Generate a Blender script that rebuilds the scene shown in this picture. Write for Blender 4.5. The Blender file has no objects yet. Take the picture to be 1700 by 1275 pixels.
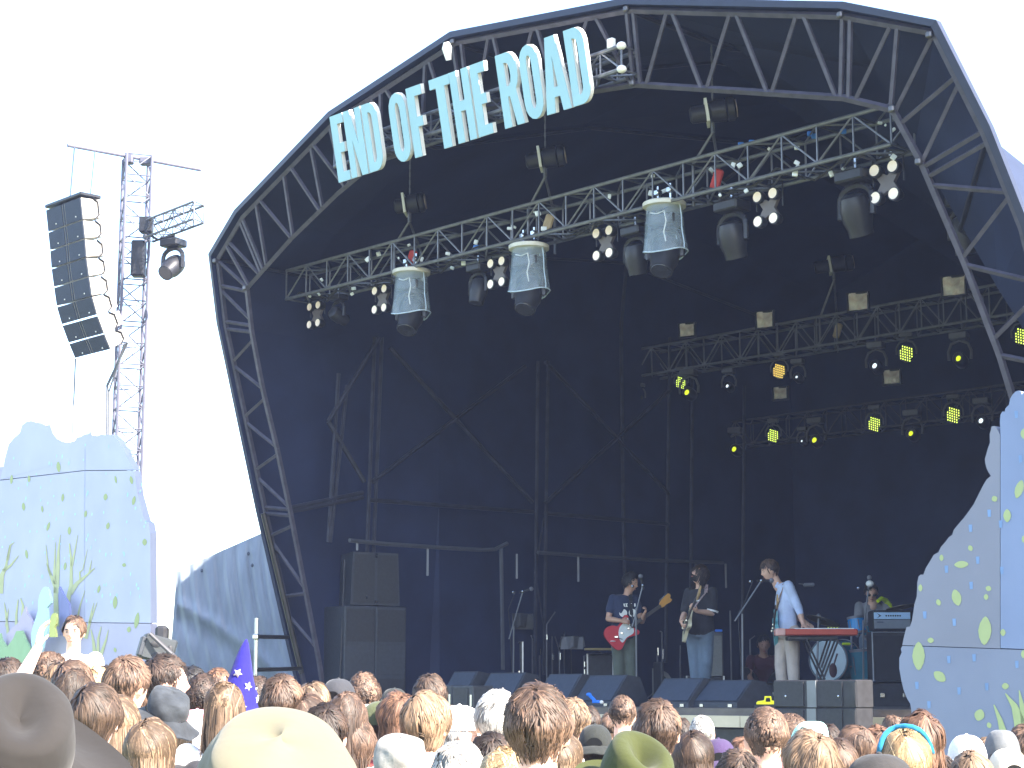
import bpy, math, random
from mathutils import Vector as V, Matrix
from math import sin, cos, pi, radians as R
random.seed(11)
SC = bpy.context.scene
# ---------------------------------------------------------------- camera, world, sun, exposure
F = 3040.0; CZ = 1.65; TH = math.atan(512.5/F)
cam = bpy.data.cameras.new('camera'); co = bpy.data.objects.new('camera', cam)
SC.collection.objects.link(co); SC.camera = co
co.location = (0, 0, CZ); co.rotation_euler = (pi/2+TH, 0, 0)
cam.sensor_width = 36; cam.lens = F/1700*36; cam.clip_start = .1; cam.clip_end = 3000
SUN_AZ = R(131); SUN_EL = R(38)        # azimuth clockwise from +Y
w = bpy.data.worlds.new("World"); SC.world = w; w.use_nodes = True
nt = w.node_tree; bgn = nt.nodes['Background']
sky = nt.nodes.new('ShaderNodeTexSky'); sky.sky_type = 'NISHITA'; sky.sun_disc = False
sky.sun_elevation = SUN_EL; sky.sun_rotation = SUN_AZ; sky.air_density = 1.0; sky.dust_density = 1.0; sky.ozone_density = 1.0
nt.links.new(sky.outputs[0], bgn.inputs[0]); bgn.inputs[1].default_value = 0.15
sl = bpy.data.lights.new('sun', 'SUN'); sl.energy = 5.0; sl.angle = R(.5); sl.color = (1, .91, .79)
so = bpy.data.objects.new('sun', sl); SC.collection.objects.link(so)
sd = V((sin(SUN_AZ)*cos(SUN_EL), cos(SUN_AZ)*cos(SUN_EL), sin(SUN_EL)))
so.rotation_euler = sd.to_track_quat('Z', 'Y').to_euler(); so.location = (60, -30, 60)
vs = SC.view_settings; vs.view_transform = 'Standard'; vs.look = 'None'; vs.exposure = 2.3; vs.gamma = 1
# ---------------------------------------------------------------- coordinates
U = V((.949, -1, 0)).normalized()      # along the stage front, towards stage left of the picture's right
N = V((U.y, -U.x, 0))                  # out of the stage, towards the audience
P0 = V((-3.29, 27, 0)); K = .3; CAM = V((0, 0, CZ)); DECK = 1.5; Z = V((0, 0, 1))
def ray(px, py):
    x = (px-850)/F; y = (637.5-py)/F
    return V((x, cos(TH)-y*sin(TH), sin(TH)+y*cos(TH)))
def at(px, py, D):
    d = ray(px, py); return CAM+d*(D/d.y)
def st(px, py, b=0):                   # a point in the vertical plane b metres behind the front truss
    d = ray(px, py); t = (P0-N*b-CAM).dot(N)/d.dot(N); return CAM+d*t
def ar(px, py, off=0, k=K):            # a point in the leaning plane of the front arch
    v = Z+N*k; nn = U.cross(v).normalized(); q = P0+N*(1.5+off)+Z*1.4
    d = ray(px, py); return CAM+d*((q-CAM).dot(nn)/d.dot(nn))
def lw(px, py, s):                     # a point in the plane of the left inner wall
    d = ray(px, py); t = (P0+U*s-CAM).dot(U)/d.dot(U); return CAM+d*t
def S(s, b, z): return P0+U*s-N*b+Z*z
def dep(px, b): return st(px, 1000, b).y
STG = math.atan2(U.y, U.x)             # rotation that turns local +X to U (local -Y then faces the audience)
# ---------------------------------------------------------------- mesh builder
def basis(d):
    d = d.normalized(); a = V((0, 0, 1)) if abs(d.z) < .92 else V((1, 0, 0))
    x = d.cross(a).normalized(); return x, x.cross(d).normalized()
class MB:
    def __init__(s): s.v = []; s.f = []; s.t = []
    def add(s, vs_, fs, tone=None):
        o = len(s.v); s.v += [V(p) for p in vs_]; s.f += [tuple(i+o for i in f) for f in fs]
        if tone is not None: s.t += [tone]*len(vs_)
        return s
    def box(s, c, size, rot=None):
        c = V(c); hx, hy, hz = [q/2 for q in size]
        vs_ = [V((x, y, z)) for x in (-hx, hx) for y in (-hy, hy) for z in (-hz, hz)]
        if rot is not None: vs_ = [rot @ p for p in vs_]
        return s.add([c+p for p in vs_], [(0,1,3,2),(4,6,7,5),(0,4,5,1),(2,3,7,6),(0,2,6,4),(1,5,7,3)])
    def bbox(s, c, size, bev=.01, rot=None):       # a box with chamfered edges
        c = V(c); h = [q/2 for q in size]; vs_ = []; idx = {}
        for sx in (-1, 1):
            for sy in (-1, 1):
                for sz in (-1, 1):
                    for ax in range(3):
                        p = [sx*(h[0]-bev), sy*(h[1]-bev), sz*(h[2]-bev)]; p[ax] = (sx, sy, sz)[ax]*h[ax]
                        idx[(sx, sy, sz, ax)] = len(vs_); vs_.append(V(p))
        fs = []
        for ax in range(3):
            a, b = [(1,2),(2,0),(0,1)][ax]
            for sg in (-1, 1):
                q = []
                for (ua, ub) in ((-1,-1),(1,-1),(1,1),(-1,1)):
                    k = [0,0,0]; k[ax] = sg; k[a] = ua; k[b] = ub; q.append(idx[(k[0],k[1],k[2],ax)])
                fs.append(tuple(q if sg > 0 else q[::-1]))
        for ax in range(3):
            a, b = [(1,2),(2,0),(0,1)][ax]
            for sa in (-1, 1):
                for sb in (-1, 1):
                    q = []
                    for (e, wh) in ((-1,a),(1,a),(1,b),(-1,b)):
                        k = [0,0,0]; k[ax] = e; k[a] = sa; k[b] = sb; q.append(idx[(k[0],k[1],k[2],wh)])
                    fs.append(tuple(q if sa*sb < 0 else q[::-1]))
        for sx in (-1, 1):
            for sy in (-1, 1):
                for sz in (-1, 1):
                    q = [idx[(sx,sy,sz,i)] for i in range(3)]; fs.append(tuple(q if sx*sy*sz > 0 else q[::-1]))
        if rot is not None: vs_ = [rot @ p for p in vs_]
        return s.add([c+p for p in vs_], fs)
    def tube(s, a, b, r, r2=None, n=6, cap=True, tone=None):
        a = V(a); b = V(b); r2 = r if r2 is None else r2
        if (b-a).length < 1e-6: return s
        x, y = basis(b-a); vs_ = []
        for p, q in ((a, r), (b, r2)):
            for i in range(n):
                t = 2*pi*i/n; vs_.append(p+x*cos(t)*q+y*sin(t)*q)
        fs = [(i, (i+1) % n, n+(i+1) % n, n+i) for i in range(n)]
        if cap: fs += [tuple(range(n))[::-1], tuple(range(n, 2*n))]
        return s.add(vs_, fs, tone)
    def path(s, pts, r, n=6):
        pts = [V(p) for p in pts]; rs = r if isinstance(r, (list, tuple)) else [r]*len(pts); vs_ = []; x = None
        for i, p in enumerate(pts):
            d = (pts[min(i+1, len(pts)-1)]-pts[max(i-1, 0)]).normalized()
            if x is None: x, y = basis(d)
            else:
                x = (x-d*x.dot(d)).normalized(); y = x.cross(d)
            for k in range(n):
                t = 2*pi*k/n; vs_.append(p+x*cos(t)*rs[i]+y*sin(t)*rs[i])
        fs = [(i*n+k, i*n+(k+1) % n, (i+1)*n+(k+1) % n, (i+1)*n+k) for i in range(len(pts)-1) for k in range(n)]
        fs += [tuple(range(n))[::-1], tuple((len(pts)-1)*n+k for k in range(n))]
        return s.add(vs_, fs)
    def lathe(s, prof, M=None, n=20, close=True):   # profile of (radius, z)
        M = M or Matrix(); vs_ = []
        for r, z in prof:
            for k in range(n):
                t = 2*pi*k/n; vs_.append(M @ V((r*cos(t), r*sin(t), z)))
        fs = [(i*n+k, i*n+(k+1) % n, (i+1)*n+(k+1) % n, (i+1)*n+k) for i in range(len(prof)-1) for k in range(n)]
        if close: fs += [tuple(range(n))[::-1], tuple((len(prof)-1)*n+k for k in range(n))]
        return s.add(vs_, fs)
    def ell(s, c, rx, ry, rz, M=None, n=12, m=8):
        M = M or Matrix(); c = V(c); vs_ = [c+M @ V((0, 0, rz))]
        for i in range(1, m):
            ph = pi*i/m
            for k in range(n):
                t = 2*pi*k/n; vs_.append(c+M @ V((rx*sin(ph)*cos(t), ry*sin(ph)*sin(t), rz*cos(ph))))
        vs_.append(c+M @ V((0, 0, -rz))); L = len(vs_)-1
        fs = [(0, 1+k, 1+(k+1) % n) for k in range(n)]
        fs += [(1+i*n+k, 1+(i+1)*n+k, 1+(i+1)*n+(k+1) % n, 1+i*n+(k+1) % n) for i in range(m-2) for k in range(n)]
        fs += [(L, 1+(m-2)*n+(k+1) % n, 1+(m-2)*n+k) for k in range(n)]
        return s.add(vs_, fs)
    def prism(s, pts, d):                           # outline (world points) extruded by vector d
        pts = [V(p) for p in pts]; d = V(d); n = len(pts)
        s.add(pts+[p+d for p in pts], [tuple(range(n))[::-1], tuple(range(n, 2*n))]+[(i, (i+1) % n, n+(i+1) % n, n+i) for i in range(n)])
        return s
    def quad(s, *p): return s.add(p, [tuple(range(len(p)))])
    def grid(s, fn, nu, nv, wrap=False):
        vs_ = [V(fn(i/(nu if wrap else nu-1), j/(nv-1))) for i in range(nu) for j in range(nv)]
        fs = []
        for i in range(nu if wrap else nu-1):
            for j in range(nv-1):
                a = i*nv+j; b = ((i+1) % nu)*nv+j; fs.append((a, b, b+1, a+1))
        return s.add(vs_, fs)
    def build(s, name, m, parent=None, smooth=False, world=False):
        me = bpy.data.meshes.new(name); vv = s.v
        if world and parent is not None: inv = MW[parent.name].inverted(); vv = [inv @ p for p in vv]
        me.from_pydata([tuple(p) for p in vv], [], s.f); me.validate(); me.update()
        if s.t and len(s.t) == len(me.vertices):
            at_ = me.color_attributes.new('tone', 'FLOAT_COLOR', 'POINT')
            for i, t in enumerate(s.t): at_.data[i].color = (t, t, t, 1)
        if smooth:
            me.polygons.foreach_set('use_smooth', [True]*len(me.polygons))
            if smooth != 2: me.set_sharp_from_angle(angle=R(40))
        if m: me.materials.append(m)
        o = bpy.data.objects.new(name, me); SC.collection.objects.link(o); o.parent = parent
        return o
MW = {}
def tag(o, label=None, cat=None, group=None, kind=None):
    if label: o['label'] = label
    if cat: o['category'] = cat
    if group: o['group'] = group
    if kind: o['kind'] = kind
    return o
def thing(name, label, cat, loc=(0, 0, 0), rz=0, group=None, scale=1):
    o = bpy.data.objects.new(name, None); SC.collection.objects.link(o); o.empty_display_size = .1
    o.location = loc; o.rotation_euler = (0, 0, rz); o.scale = (scale,)*3
    MW[o.name] = Matrix.Translation(V(loc)) @ Matrix.Rotation(rz, 4, 'Z') @ Matrix.Scale(scale, 4)
    return tag(o, label, cat, group)
KIDS = {}
def kids(o): return [c for c in SC.collection.objects if c.parent == o]
def dup(root, loc, rz, label, group=None, scale=None):
    r = root.copy(); SC.collection.objects.link(r); r.location = loc; r.rotation_euler = (0, 0, rz)
    if scale: r.scale = (scale,)*3
    r['label'] = label
    if group: r['group'] = group
    for ch in KIDS.setdefault(root.name, kids(root)):
        c = ch.copy(); SC.collection.objects.link(c); c.parent = r
        for g in KIDS.setdefault(ch.name, kids(ch)):
            d = g.copy(); SC.collection.objects.link(d); d.parent = c
    return r
# ---------------------------------------------------------------- materials
MC = {}
def mat(name, col, rough=.6, metal=0, var=.12, scale=6, bump=.0, bscale=60, spec=.4, emit=0, alpha=None, trans=0, sheen=0, sub=0, stretch=None, tone=False, obj=False, col2=None):
    if name in MC: return MC[name]
    m = bpy.data.materials.new(name); m.use_nodes = True; nt = m.node_tree; B = nt.nodes['Principled BSDF']
    B.inputs['Roughness'].default_value = rough; B.inputs['Metallic'].default_value = metal
    B.inputs['Specular IOR Level'].default_value = spec
    if sheen: B.inputs['Sheen Weight'].default_value = sheen
    if trans: B.inputs['Transmission Weight'].default_value = trans
    if sub:
        B.inputs['Subsurface Weight'].default_value = sub; B.inputs['Subsurface Radius'].default_value = (.01, .004, .002)
    tc = nt.nodes.new('ShaderNodeTexCoord'); mp = nt.nodes.new('ShaderNodeMapping')
    nt.links.new(tc.outputs['Object'], mp.inputs[0])
    if stretch: mp.inputs['Scale'].default_value = stretch
    nz = nt.nodes.new('ShaderNodeTexNoise'); nz.inputs['Scale'].default_value = scale; nz.inputs['Detail'].default_value = 5
    nt.links.new(mp.outputs[0], nz.inputs['Vector'])
    cr = nt.nodes.new('ShaderNodeValToRGB'); cr.color_ramp.elements[0].position = .3; cr.color_ramp.elements[1].position = .7
    c2 = col2 or [min(1, c*(1+var)) for c in col]; c1 = [c*(1-var) for c in col]
    cr.color_ramp.elements[0].color = (*c1, 1); cr.color_ramp.elements[1].color = (*c2, 1)
    nt.links.new(nz.outputs['Fac'], cr.inputs[0]); out = cr.outputs[0]
    if tone:
        at_ = nt.nodes.new('ShaderNodeAttribute'); at_.attribute_name = 'tone'
        mx = nt.nodes.new('ShaderNodeMix'); mx.data_type = 'RGBA'; mx.blend_type = 'MULTIPLY'; mx.inputs[0].default_value = 1
        nt.links.new(out, mx.inputs[6]); nt.links.new(at_.outputs['Color'], mx.inputs[7]); out = mx.outputs[2]
    nt.links.new(out, B.inputs['Base Color'])
    if emit:
        B.inputs['Emission Color'].default_value = (*col, 1); B.inputs['Emission Strength'].default_value = emit
    if alpha is not None: B.inputs['Alpha'].default_value = alpha
    if bump:
        n2 = nt.nodes.new('ShaderNodeTexNoise'); n2.inputs['Scale'].default_value = bscale; n2.inputs['Detail'].default_value = 3
        nt.links.new(mp.outputs[0], n2.inputs['Vector'])
        bp = nt.nodes.new('ShaderNodeBump'); bp.inputs['Strength'].default_value = bump; bp.inputs['Distance'].default_value = .01
        nt.links.new(n2.outputs['Fac'], bp.inputs['Height']); nt.links.new(bp.outputs[0], B.inputs['Normal'])
    MC[name] = m; return m
def zigzag(mb, A0, A1, B0, B1, n, r, vert=True, nn=5):   # web members between chord A and chord B
    for i in range(n):
        a0 = A0.lerp(A1, i/n); a1 = A0.lerp(A1, (i+1)/n); b0 = B0.lerp(B1, i/n); b1 = B0.lerp(B1, (i+1)/n)
        if vert: mb.tube(a0, b0, r, n=nn)
        if i % 2: mb.tube(b1, a0, r, n=nn)
        else: mb.tube(b0, a1, r, n=nn)
    if vert: mb.tube(A1, B1, r, n=nn)
def boxtruss(mb, A, B, h, dvec, n, rc=.025, rw=.012):    # A,B: ends of the top front chord; h: drop; dvec: to the back chords
    hv = V((0, 0, -h)); c = [(A, B), (A+hv, B+hv), (A+hv+dvec, B+hv+dvec), (A+dvec, B+dvec)]
    for p, q in c: mb.tube(p, q, rc, n=8)
    for i in range(4):
        p, q = c[i], c[(i+1) % 4]; zigzag(mb, p[0], p[1], q[0], q[1], n, rw)
# ================================================================ MATERIALS
steel = mat('painted_steel', (.066, .062, .086), .5, .15, var=.25, scale=9)
alu = mat('truss_alloy', (.17, .175, .20), .42, .55, var=.2, scale=12)
skin_navy = mat('navy_lining', (.016, .023, .060), .72, var=.25, scale=1.2, bump=.35, bscale=2.2, spec=.25)
outer_pvc = mat('roof_pvc', (.022, .028, .055), .5, var=.1)
black = mat('black_paint', (.022, .022, .026), .55, var=.3, scale=15)
blackm = mat('black_metal', (.03, .03, .034), .35, .5, var=.3)
grille = mat('speaker_grille', (.045, .046, .052), .6, .2, var=.25, scale=30, bump=.5, bscale=300)
boxpaint = mat('textured_speaker_paint', (.034, .038, .048), .55, var=.15, scale=20, bump=.3, bscale=200)
chrome = mat('chrome', (.5, .51, .53), .22, 1, var=.05)
white = mat('white_plastic', (.78, .78, .76), .4, var=.05)
# ================================================================ GROUND, DECK
MB().quad((-900, -100, 0), (900, -100, 0), (900, 2500, 0), (-900, 2500, 0)).build('ground', mat('trampled_grass', (.10, .12, .04), .9, var=.4, scale=2, bump=.5))['kind'] = 'structure'
wood = mat('deck_boards', (.10, .085, .075), .6, var=.3, scale=4, stretch=(1, 8, 1))
fascia = mat('plywood_trim', (.52, .44, .33), .6, var=.12, scale=5)
dk = thing('stage_deck', 'raised black stage platform with a pale plywood front edge', 'stage', S(8, 3, 0), STG)
MB().box((0, -.2, 1.465), (11.8, 10, .07)).build('deck_floor', wood, dk)
mb = MB()
for i in range(10): mb.box((-5.31+i*1.18, -5.24, 1.375), (1.172, .06, .11))
mb.build('edge_trim', fascia, dk)
mb = MB()
for i in range(10): mb.bbox((-5.31+i*1.18, -5.17, .66), (1.17, .04, 1.30), .01)
mb.build('front_panel', black, dk)
# ================================================================ CANOPY
can = thing('stage_canopy', 'huge dark arched festival stage roof with grey steel truss arch and navy lining', 'stage canopy', S(8, 0, 0), STG)
OUT = [(500,1110),(437,850),(371,540),(357,427),(400,355),(555,195),(755,65),(1045,10),(1400,17),(1553,47),(1640,220),(1702,378),(1748,560),(1775,760),(1790,1000),(1800,1190)]
O3 = [ar(x, y) for x, y in OUT]
vd = (Z+N*K)
def flat(p): q = p-P0; return q.dot(U), q.z
O3[0] = O3[0]-vd*(O3[0].z-.02); O3[-1] = O3[-1]-vd*(O3[-1].z-.02)
# rings going back: front arch, two inner ones, rear arch (upright)
rings = [[p+N*.07 for p in O3]]
def ring(b, zs, ss, lean):
    out = []
    for p in O3:
        s_, z_ = flat(p); out.append(S(8.1+(s_-8.1)*ss, b-lean*z_, z_*zs))
    return out
rings += [[p.copy() for p in O3]]
pin = []
for i, p in enumerate(O3):
    q = p-N*1.5
    if i in (8, 9, 10, 11, 12): q = q-U*(.35, 1.25, 1.25, 1.2, .9)[i-8]-Z*(.15, .45, .3, .1, 0)[i-8]
    pin.append(q)
rings += [pin, ring(.6, 1.1, .97, .0), ring(4.4, 1.17, 1, 0), ring(8.8, 1.1, 1, 0)]
for ri, ov in ((3, {7: 8.9, 8: 5.9, 9: 5.6, 10: 5.0, 11: 4.2, 12: 3}), (4, {6: 9.9, 7: 6.6, 8: 5.5, 9: 5, 10: 4.5, 11: 4, 12: 3}), (5, {6: 7.1, 7: 6.3, 8: 5.3, 9: 5, 10: 4.5, 11: 4, 12: 3})):
    for k_, z_ in ov.items(): rings[ri][k_].z = z_
mb = MB(); n = len(O3)
vs_ = [p for r in rings for p in r]
fs = [(i*n+k, i*n+k+1, (i+1)*n+k+1, (i+1)*n+k) for i in range(len(rings)-1) for k in range(n-1)]
mb.add(vs_, fs); L = (len(rings)-1)*n
mb.build('roof_lining', skin_navy, can, world=True)
# outer weather skin just outside the lining
mb = MB(); cen = S(8.1, 4, 3)
def grow(p, q=.07): d = p-cen; d = d-N*d.dot(N); return p+d.normalized()*q
mb.add([grow(p) for p in vs_], fs)
for i in (0,):
    mb.add([p for p in rings[0]]+[grow(p) for p in rings[0]], [(k, k+1, n+k+1, n+k) for k in range(n-1)])
mb.build('roof_skin', outer_pvc, can, world=True)
# rear wall with soft folds
bw = rings[-1]
MB().add(bw, [tuple(range(n))]).build('rear_wall', skin_navy, can, world=True)
# front arch members
bars = []
def chord(pts, off=0, w=.055, grow_=0):
    return [(ar(*pts[i], off), ar(*pts[i+1], off), w) for i in range(len(pts)-1)]
ic = [(540,1165),(530,1100),(482,850),(460,745),(436,645),(418,551),(410,479),(483,397),(560,322),(632,262),(800,180),(1055,140),(1400,162),(1482,182),(1530,270),(1603,440),(1660,590),(1700,720),(1740,960),(1750,1190)]
oc = [(508,1150),(441,850),(375,540),(362,430),(404,359),(558,200),(757,71),(1045,17),(1400,27),(1550,54),(1634,222),(1697,380),(1742,560),(1768,760),(1786,1180)]
bars += chord(ic)+chord(oc)+chord(ic, -.42, .05)
D2 = [(1041,22,1052,140),(1052,22,1063,139),(1107,20,1073,141),(1116,20,1165,147),(1212,22,1173,148),(1222,22,1274,154),(1322,25,1281,155),(1334,25,1388,161),(1399,28,1396,162),(1412,30,1409,165),(1478,43,1420,166),(1490,46,1479,181),(1548,60,1487,183),(1586,128,1495,205),(1591,140,1531,268),(1631,218,1534,276),(1640,236,1541,293),(1550,308,1667,318),(1674,328,1598,428),(1603,440,1718,468),(1722,490,1650,562),(1660,590,1758,610),(1765,650,1690,695),
 (989,28,1049,141),(975,32,935,160),(892,47,925,162),(884,48,850,172),(819,60,845,174),(811,62,790,185),(766,70,779,190),(752,75,770,194),(712,100,745,205),(706,104,700,228),(640,147,690,232),(632,152,632,262),(618,162,625,266),(556,202,580,304),(548,212,572,312),(520,240,573,310),(516,244,535,343),(483,278,530,349),(471,290,486,392),(431,332,483,395),(425,338,442,440),(402,362,437,447),(398,366,432,450),(378,400,429,454),(375,406,412,473),(363,434,410,477),(366,474,408,483),(366,481,415,530),(376,534,415,540),(377,546,417,551),(387,600,419,565),(389,608,436,645),(439,662,408,690),(407,700,459,742),(461,754,426,779),(427,792,480,842),(438,842,482,846),(440,852,484,856),(448,890,487,872),(452,900,505,975),(470,990,508,985),(478,1020,525,1075)]
for a, b, c, d in D2: bars.append((ar(a, b), ar(c, d), .04))
mb = MB(); fr = (Z+N*K).normalized()
for a, b, w_ in bars:
    d = (b-a).normalized(); x = d.cross(U.cross(fr)).normalized(); y = d.cross(x)
    mb.tube(a, b, w_*.62, n=4)
mb.build('front_arch_truss', steel, can, world=True)
# bolts, clamps and joint plates on the arch
mb = MB()
for p in [(1045,17),(1400,27),(757,71),(1548,60),(362,434),(412,479),(1530,270),(1486,183),(1055,140)]:
    q = ar(*p)+N*.05; MB().bbox(q, (.06, .05, .06), .012, Matrix.Rotation(STG, 3, 'Z')).build('bolt_plate', mat('galvanised_plate', (.12, .115, .12), .4, .7), can, world=True)
# rear arches seen faintly inside and ridge lines of the roof
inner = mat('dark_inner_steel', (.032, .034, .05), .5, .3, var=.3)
mb = MB()
for ri, w_ in ((4, .05),):
    r_ = rings[ri]
    ins = [p+(V((cen.x, cen.y, 2))-p-N*((V((cen.x, cen.y, 2))-p).dot(N))).normalized()*.15 for p in r_]
    ins2 = [p+(V((cen.x, cen.y, 2))-p-N*((V((cen.x, cen.y, 2))-p).dot(N))).normalized()*.65 for p in r_]
    for k in range(n-1):
        mb.tube(ins[k], ins[k+1], .03)
        pass
for k in (3, 5, 6, 7, 8, 10):
    for i in range(1, 5): mb.tube(rings[i][k]+(cen-rings[i][k]).normalized()*.08, rings[i+1][k]+(cen-rings[i+1][k]).normalized()*.08, .025)
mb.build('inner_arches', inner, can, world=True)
# bracing of the left inner wall
mb = MB(); WS = 2.95
def wb(a, b, c, d, r=.03): mb.tube(lw(a, b, WS), lw(c, d, WS), r)
for l in [(622,560,602,1120),(634,560,612,1120),(545,900,562,620),(576,640,548,900),(893,600,888,1120),(910,600,903,1120),(1112,560,1105,1100),(1150,560,1146,1100),(1236,640,1232,1120)]: wb(*l, .028)
for l in [(618,800,872,608),(648,578,884,834),(905,835,1112,648),(480,850,602,826),(612,830,885,850),(905,852,1110,870),(482,843,602,818),(905,600,1110,820),(630,560,545,700),(545,700,605,800)]: wb(*l, .032)
for l in [(903,860,888,950),(888,950,903,1040),(612,880,602,960),(602,960,612,1040)]: wb(*l, .015)
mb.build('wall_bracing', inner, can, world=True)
# awning rail along the side opening
rl = thing('awning_rail', 'thin grey awning rail on posts running along the open side of the stage', 'rail', lw(830, 1100, 3.15))
mb = MB()
mb.path([lw(x, y, 3.15) for x, y in [(580,897),(640,903),(730,909),(800,913),(822,912),(842,902)]], .03)
mb.path([lw(x, y, 3.15) for x, y in [(893,917),(990,924),(1080,930),(1200,934)]], .028)
mb.build('rail_bar', mat('rail_alloy', (.10, .105, .125), .45, .4), rl, world=True)
mb = MB()
mb.tube(lw(832, 910, 3.15), lw(835, 1112, 3.15), .03)
mb.build('post', MC['rail_alloy'], rl, world=True)
for x, y, l in [(593,899,14),(710,908,46),(858,920,40),(960,924,42),(1155,933,36),(1205,934,44)]:
    MB().box(lw(x, y+l/2, 3.15), (.03, .01, l/115)).build('hanging_strap', MC['rail_alloy'], rl, world=True)
# diagonal guy bar under left outer leg
mb = MB(); mb.tube(ar(437,852,.1), ar(501,1118,.1), .035, n=8)
mb.build('leg_pipe', blackm, can, world=True)
# valance fringe bits: white sun-catching tag under the arch top
MB().path([ar(741,70,.15),ar(742,80,.15),ar(745,100,.15)], [.03,.055,.03], 8).build('light_bulkhead', white, can, world=True)
# ================================================================ SIGN
LB = mat('sign_teal', (.30, .50, .57), .5, var=.04, scale=3); LS = mat('sign_edge', (.8, .78, .74), .6, var=.03)
def arc(cx, cy, rx, ry, a0, a1, n=9): return [(cx+rx*cos(R(a0+(a1-a0)*i/(n-1))), cy+ry*sin(R(a0+(a1-a0)*i/(n-1)))) for i in range(n)]
def glyph(ch):
    if ch == 'E': return 1.0, [[(0,0),(1,0),(1,.14),(.5,.14),(.5,.43),(.86,.43),(.86,.57),(.5,.57),(.5,.86),(1,.86),(1,1),(0,1)]]
    if ch == 'F': return 1.0, [[(0,0),(.5,0),(.5,.42),(.86,.42),(.86,.56),(.5,.56),(.5,.86),(1,.86),(1,1),(0,1)]]
    if ch == 'T': return 1.0, [[(.3,0),(.7,0),(.7,.86),(1,.86),(1,1),(0,1),(0,.86),(.3,.86)]]
    if ch == 'H': return 1.0, [[(0,0),(.36,0),(.36,.43),(.64,.43),(.64,0),(1,0),(1,1),(.64,1),(.64,.57),(.36,.57),(.36,1),(0,1)]]
    if ch == 'N': return 1.0, [[(0,0),(.33,0),(.33,.55),(.64,0),(1,0),(1,1),(.67,1),(.67,.46),(.36,1),(0,1)]]
    if ch == 'A': return 1.0, [[(0,0),(.34,0),(.4,.2),(.62,.2),(.68,0),(1,0),(.7,1),(.32,1)], [(.43,.33),(.59,.33),(.51,.74)]]
    if ch == 'D': return 1.0, [[(0,0),(.5,0)]+arc(.5,.22,.5,.22,-90,0)+arc(.5,.78,.5,.22,0,90)+[(0,1)], [(.37,.13),(.5,.13)]+arc(.48,.24,.15,.1,-80,0,5)+arc(.48,.76,.15,.1,0,80,5)+[(.37,.87)]]
    if ch == 'O': return 1.0, [arc(.5,.24,.5,.24,-180,0)+arc(.5,.76,.5,.24,0,180), arc(.5,.26,.14,.12,-180,0,7)+arc(.5,.74,.14,.12,0,180,7)]
    if ch == 'R': return 1.0, [[(0,0),(.36,0),(.36,.41),(.46,.41),(.64,0),(1,0),(.8,.44)]+arc(.56,.72,.42,.28,-55,90)+[(0,1)], [(.36,.55),(.46,.55)]+arc(.48,.71,.15,.155,-80,80,6)+[(.36,.87)]]
SK = .2
def sg(px, py): return ar(px, py, .95, SK)
sO = sg(562.2, 308.2)
SL = S(8, -3.2, 7.6)
LET = [('E',562.2,308.2,583.5,300.6),('N',584.1,301.1,613.5,290.7),('D',614.2,291,639.5,281.5),('O',657.8,275.2,686.5,264.6),('F',689.2,264.3,715,255.7),
       ('T',727.6,252.5,763,239),('H',761.4,238.6,794,228),('E',795.3,226.4,820.8,218),('R',838.6,211.2,873.5,197.9),('O',875.5,197.3,907.5,185.3),('A',908.2,186.6,951.6,170.6),('D',952.5,171.2,985.5,159.3)]
LH = .77*.977; SZ = sum(sg(l[1], l[2]).z for l in LET)/len(LET)
sgt = thing('sign_truss', 'alloy box truss hung under the arch with the teal lettering fixed to it', 'truss', SL, STG)
a = sg(537, 270); b = sg(1013, 66); a = a-N*.16; b = b-N*.16; a.z = b.z = SZ+LH*.66
mb = MB(); boxtruss(mb, a, b, .24, -N*.24, 16, .024, .011); mb.build('truss_frame', alu, sgt, world=True)
mb = MB()
for q in (b, b-Z*.24): MB().ell(q, .05, .05, .04).build('end_clamp', white, sgt, world=True)
MB().bbox(a.lerp(b, .97)+Z*.06, (.08, .06, .1), .01, Matrix.Rotation(STG, 3, 'Z')).build('end_clamp', white, sgt, world=True)
for (x, y0, y1) in ((680, 255, 340), (907, 36, 250)): pass
sgn = thing('stage_sign', 'large teal letters with white edges spelling the festival name across the arch', 'sign', SL, STG)
for ch, x0, y0, x1, y1 in LET:
    A_ = sg(x0, y0); B_ = sg(x1, y1); wdt = (B_-A_).dot(U)*.935; A_.z = B_.z = SZ
    _, polys = glyph(ch)
    cu = bpy.data.curves.new('l', 'CURVE'); cu.dimensions = '2D'; cu.fill_mode = 'BOTH'; cu.extrude = .045
    for pl in polys:
        sp = cu.splines.new('POLY'); sp.points.add(len(pl)-1); sp.use_cyclic_u = True
        for i, (x, y) in enumerate(pl): sp.points[i].co = (x*wdt, y*LH, 0, 1)
    to = bpy.data.objects.new('l', cu); me = bpy.data.meshes.new_from_object(to); bpy.data.objects.remove(to)
    def mapp(q, back): return A_+U*q.x+(Z+N*SK)*q.y+(-N*.055+Z*.02)*back
    cf = [f for f in me.polygons]
    for part, z0, z1, m_ in (('letter', .0, .12, LB), ('letter_edge', .14, 1, LS)):
        mb = MB(); mb.add([mapp(v.co, z0 if v.co.z > 0 else z1) for v in me.vertices], [tuple(f.vertices) for f in me.polygons])
        if part == 'letter': lo = mb.build(part, m_, sgn, world=True)
        else:
            MW[lo.name] = MW[sgn.name]; mb.build(part, m_, lo, world=True)
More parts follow.
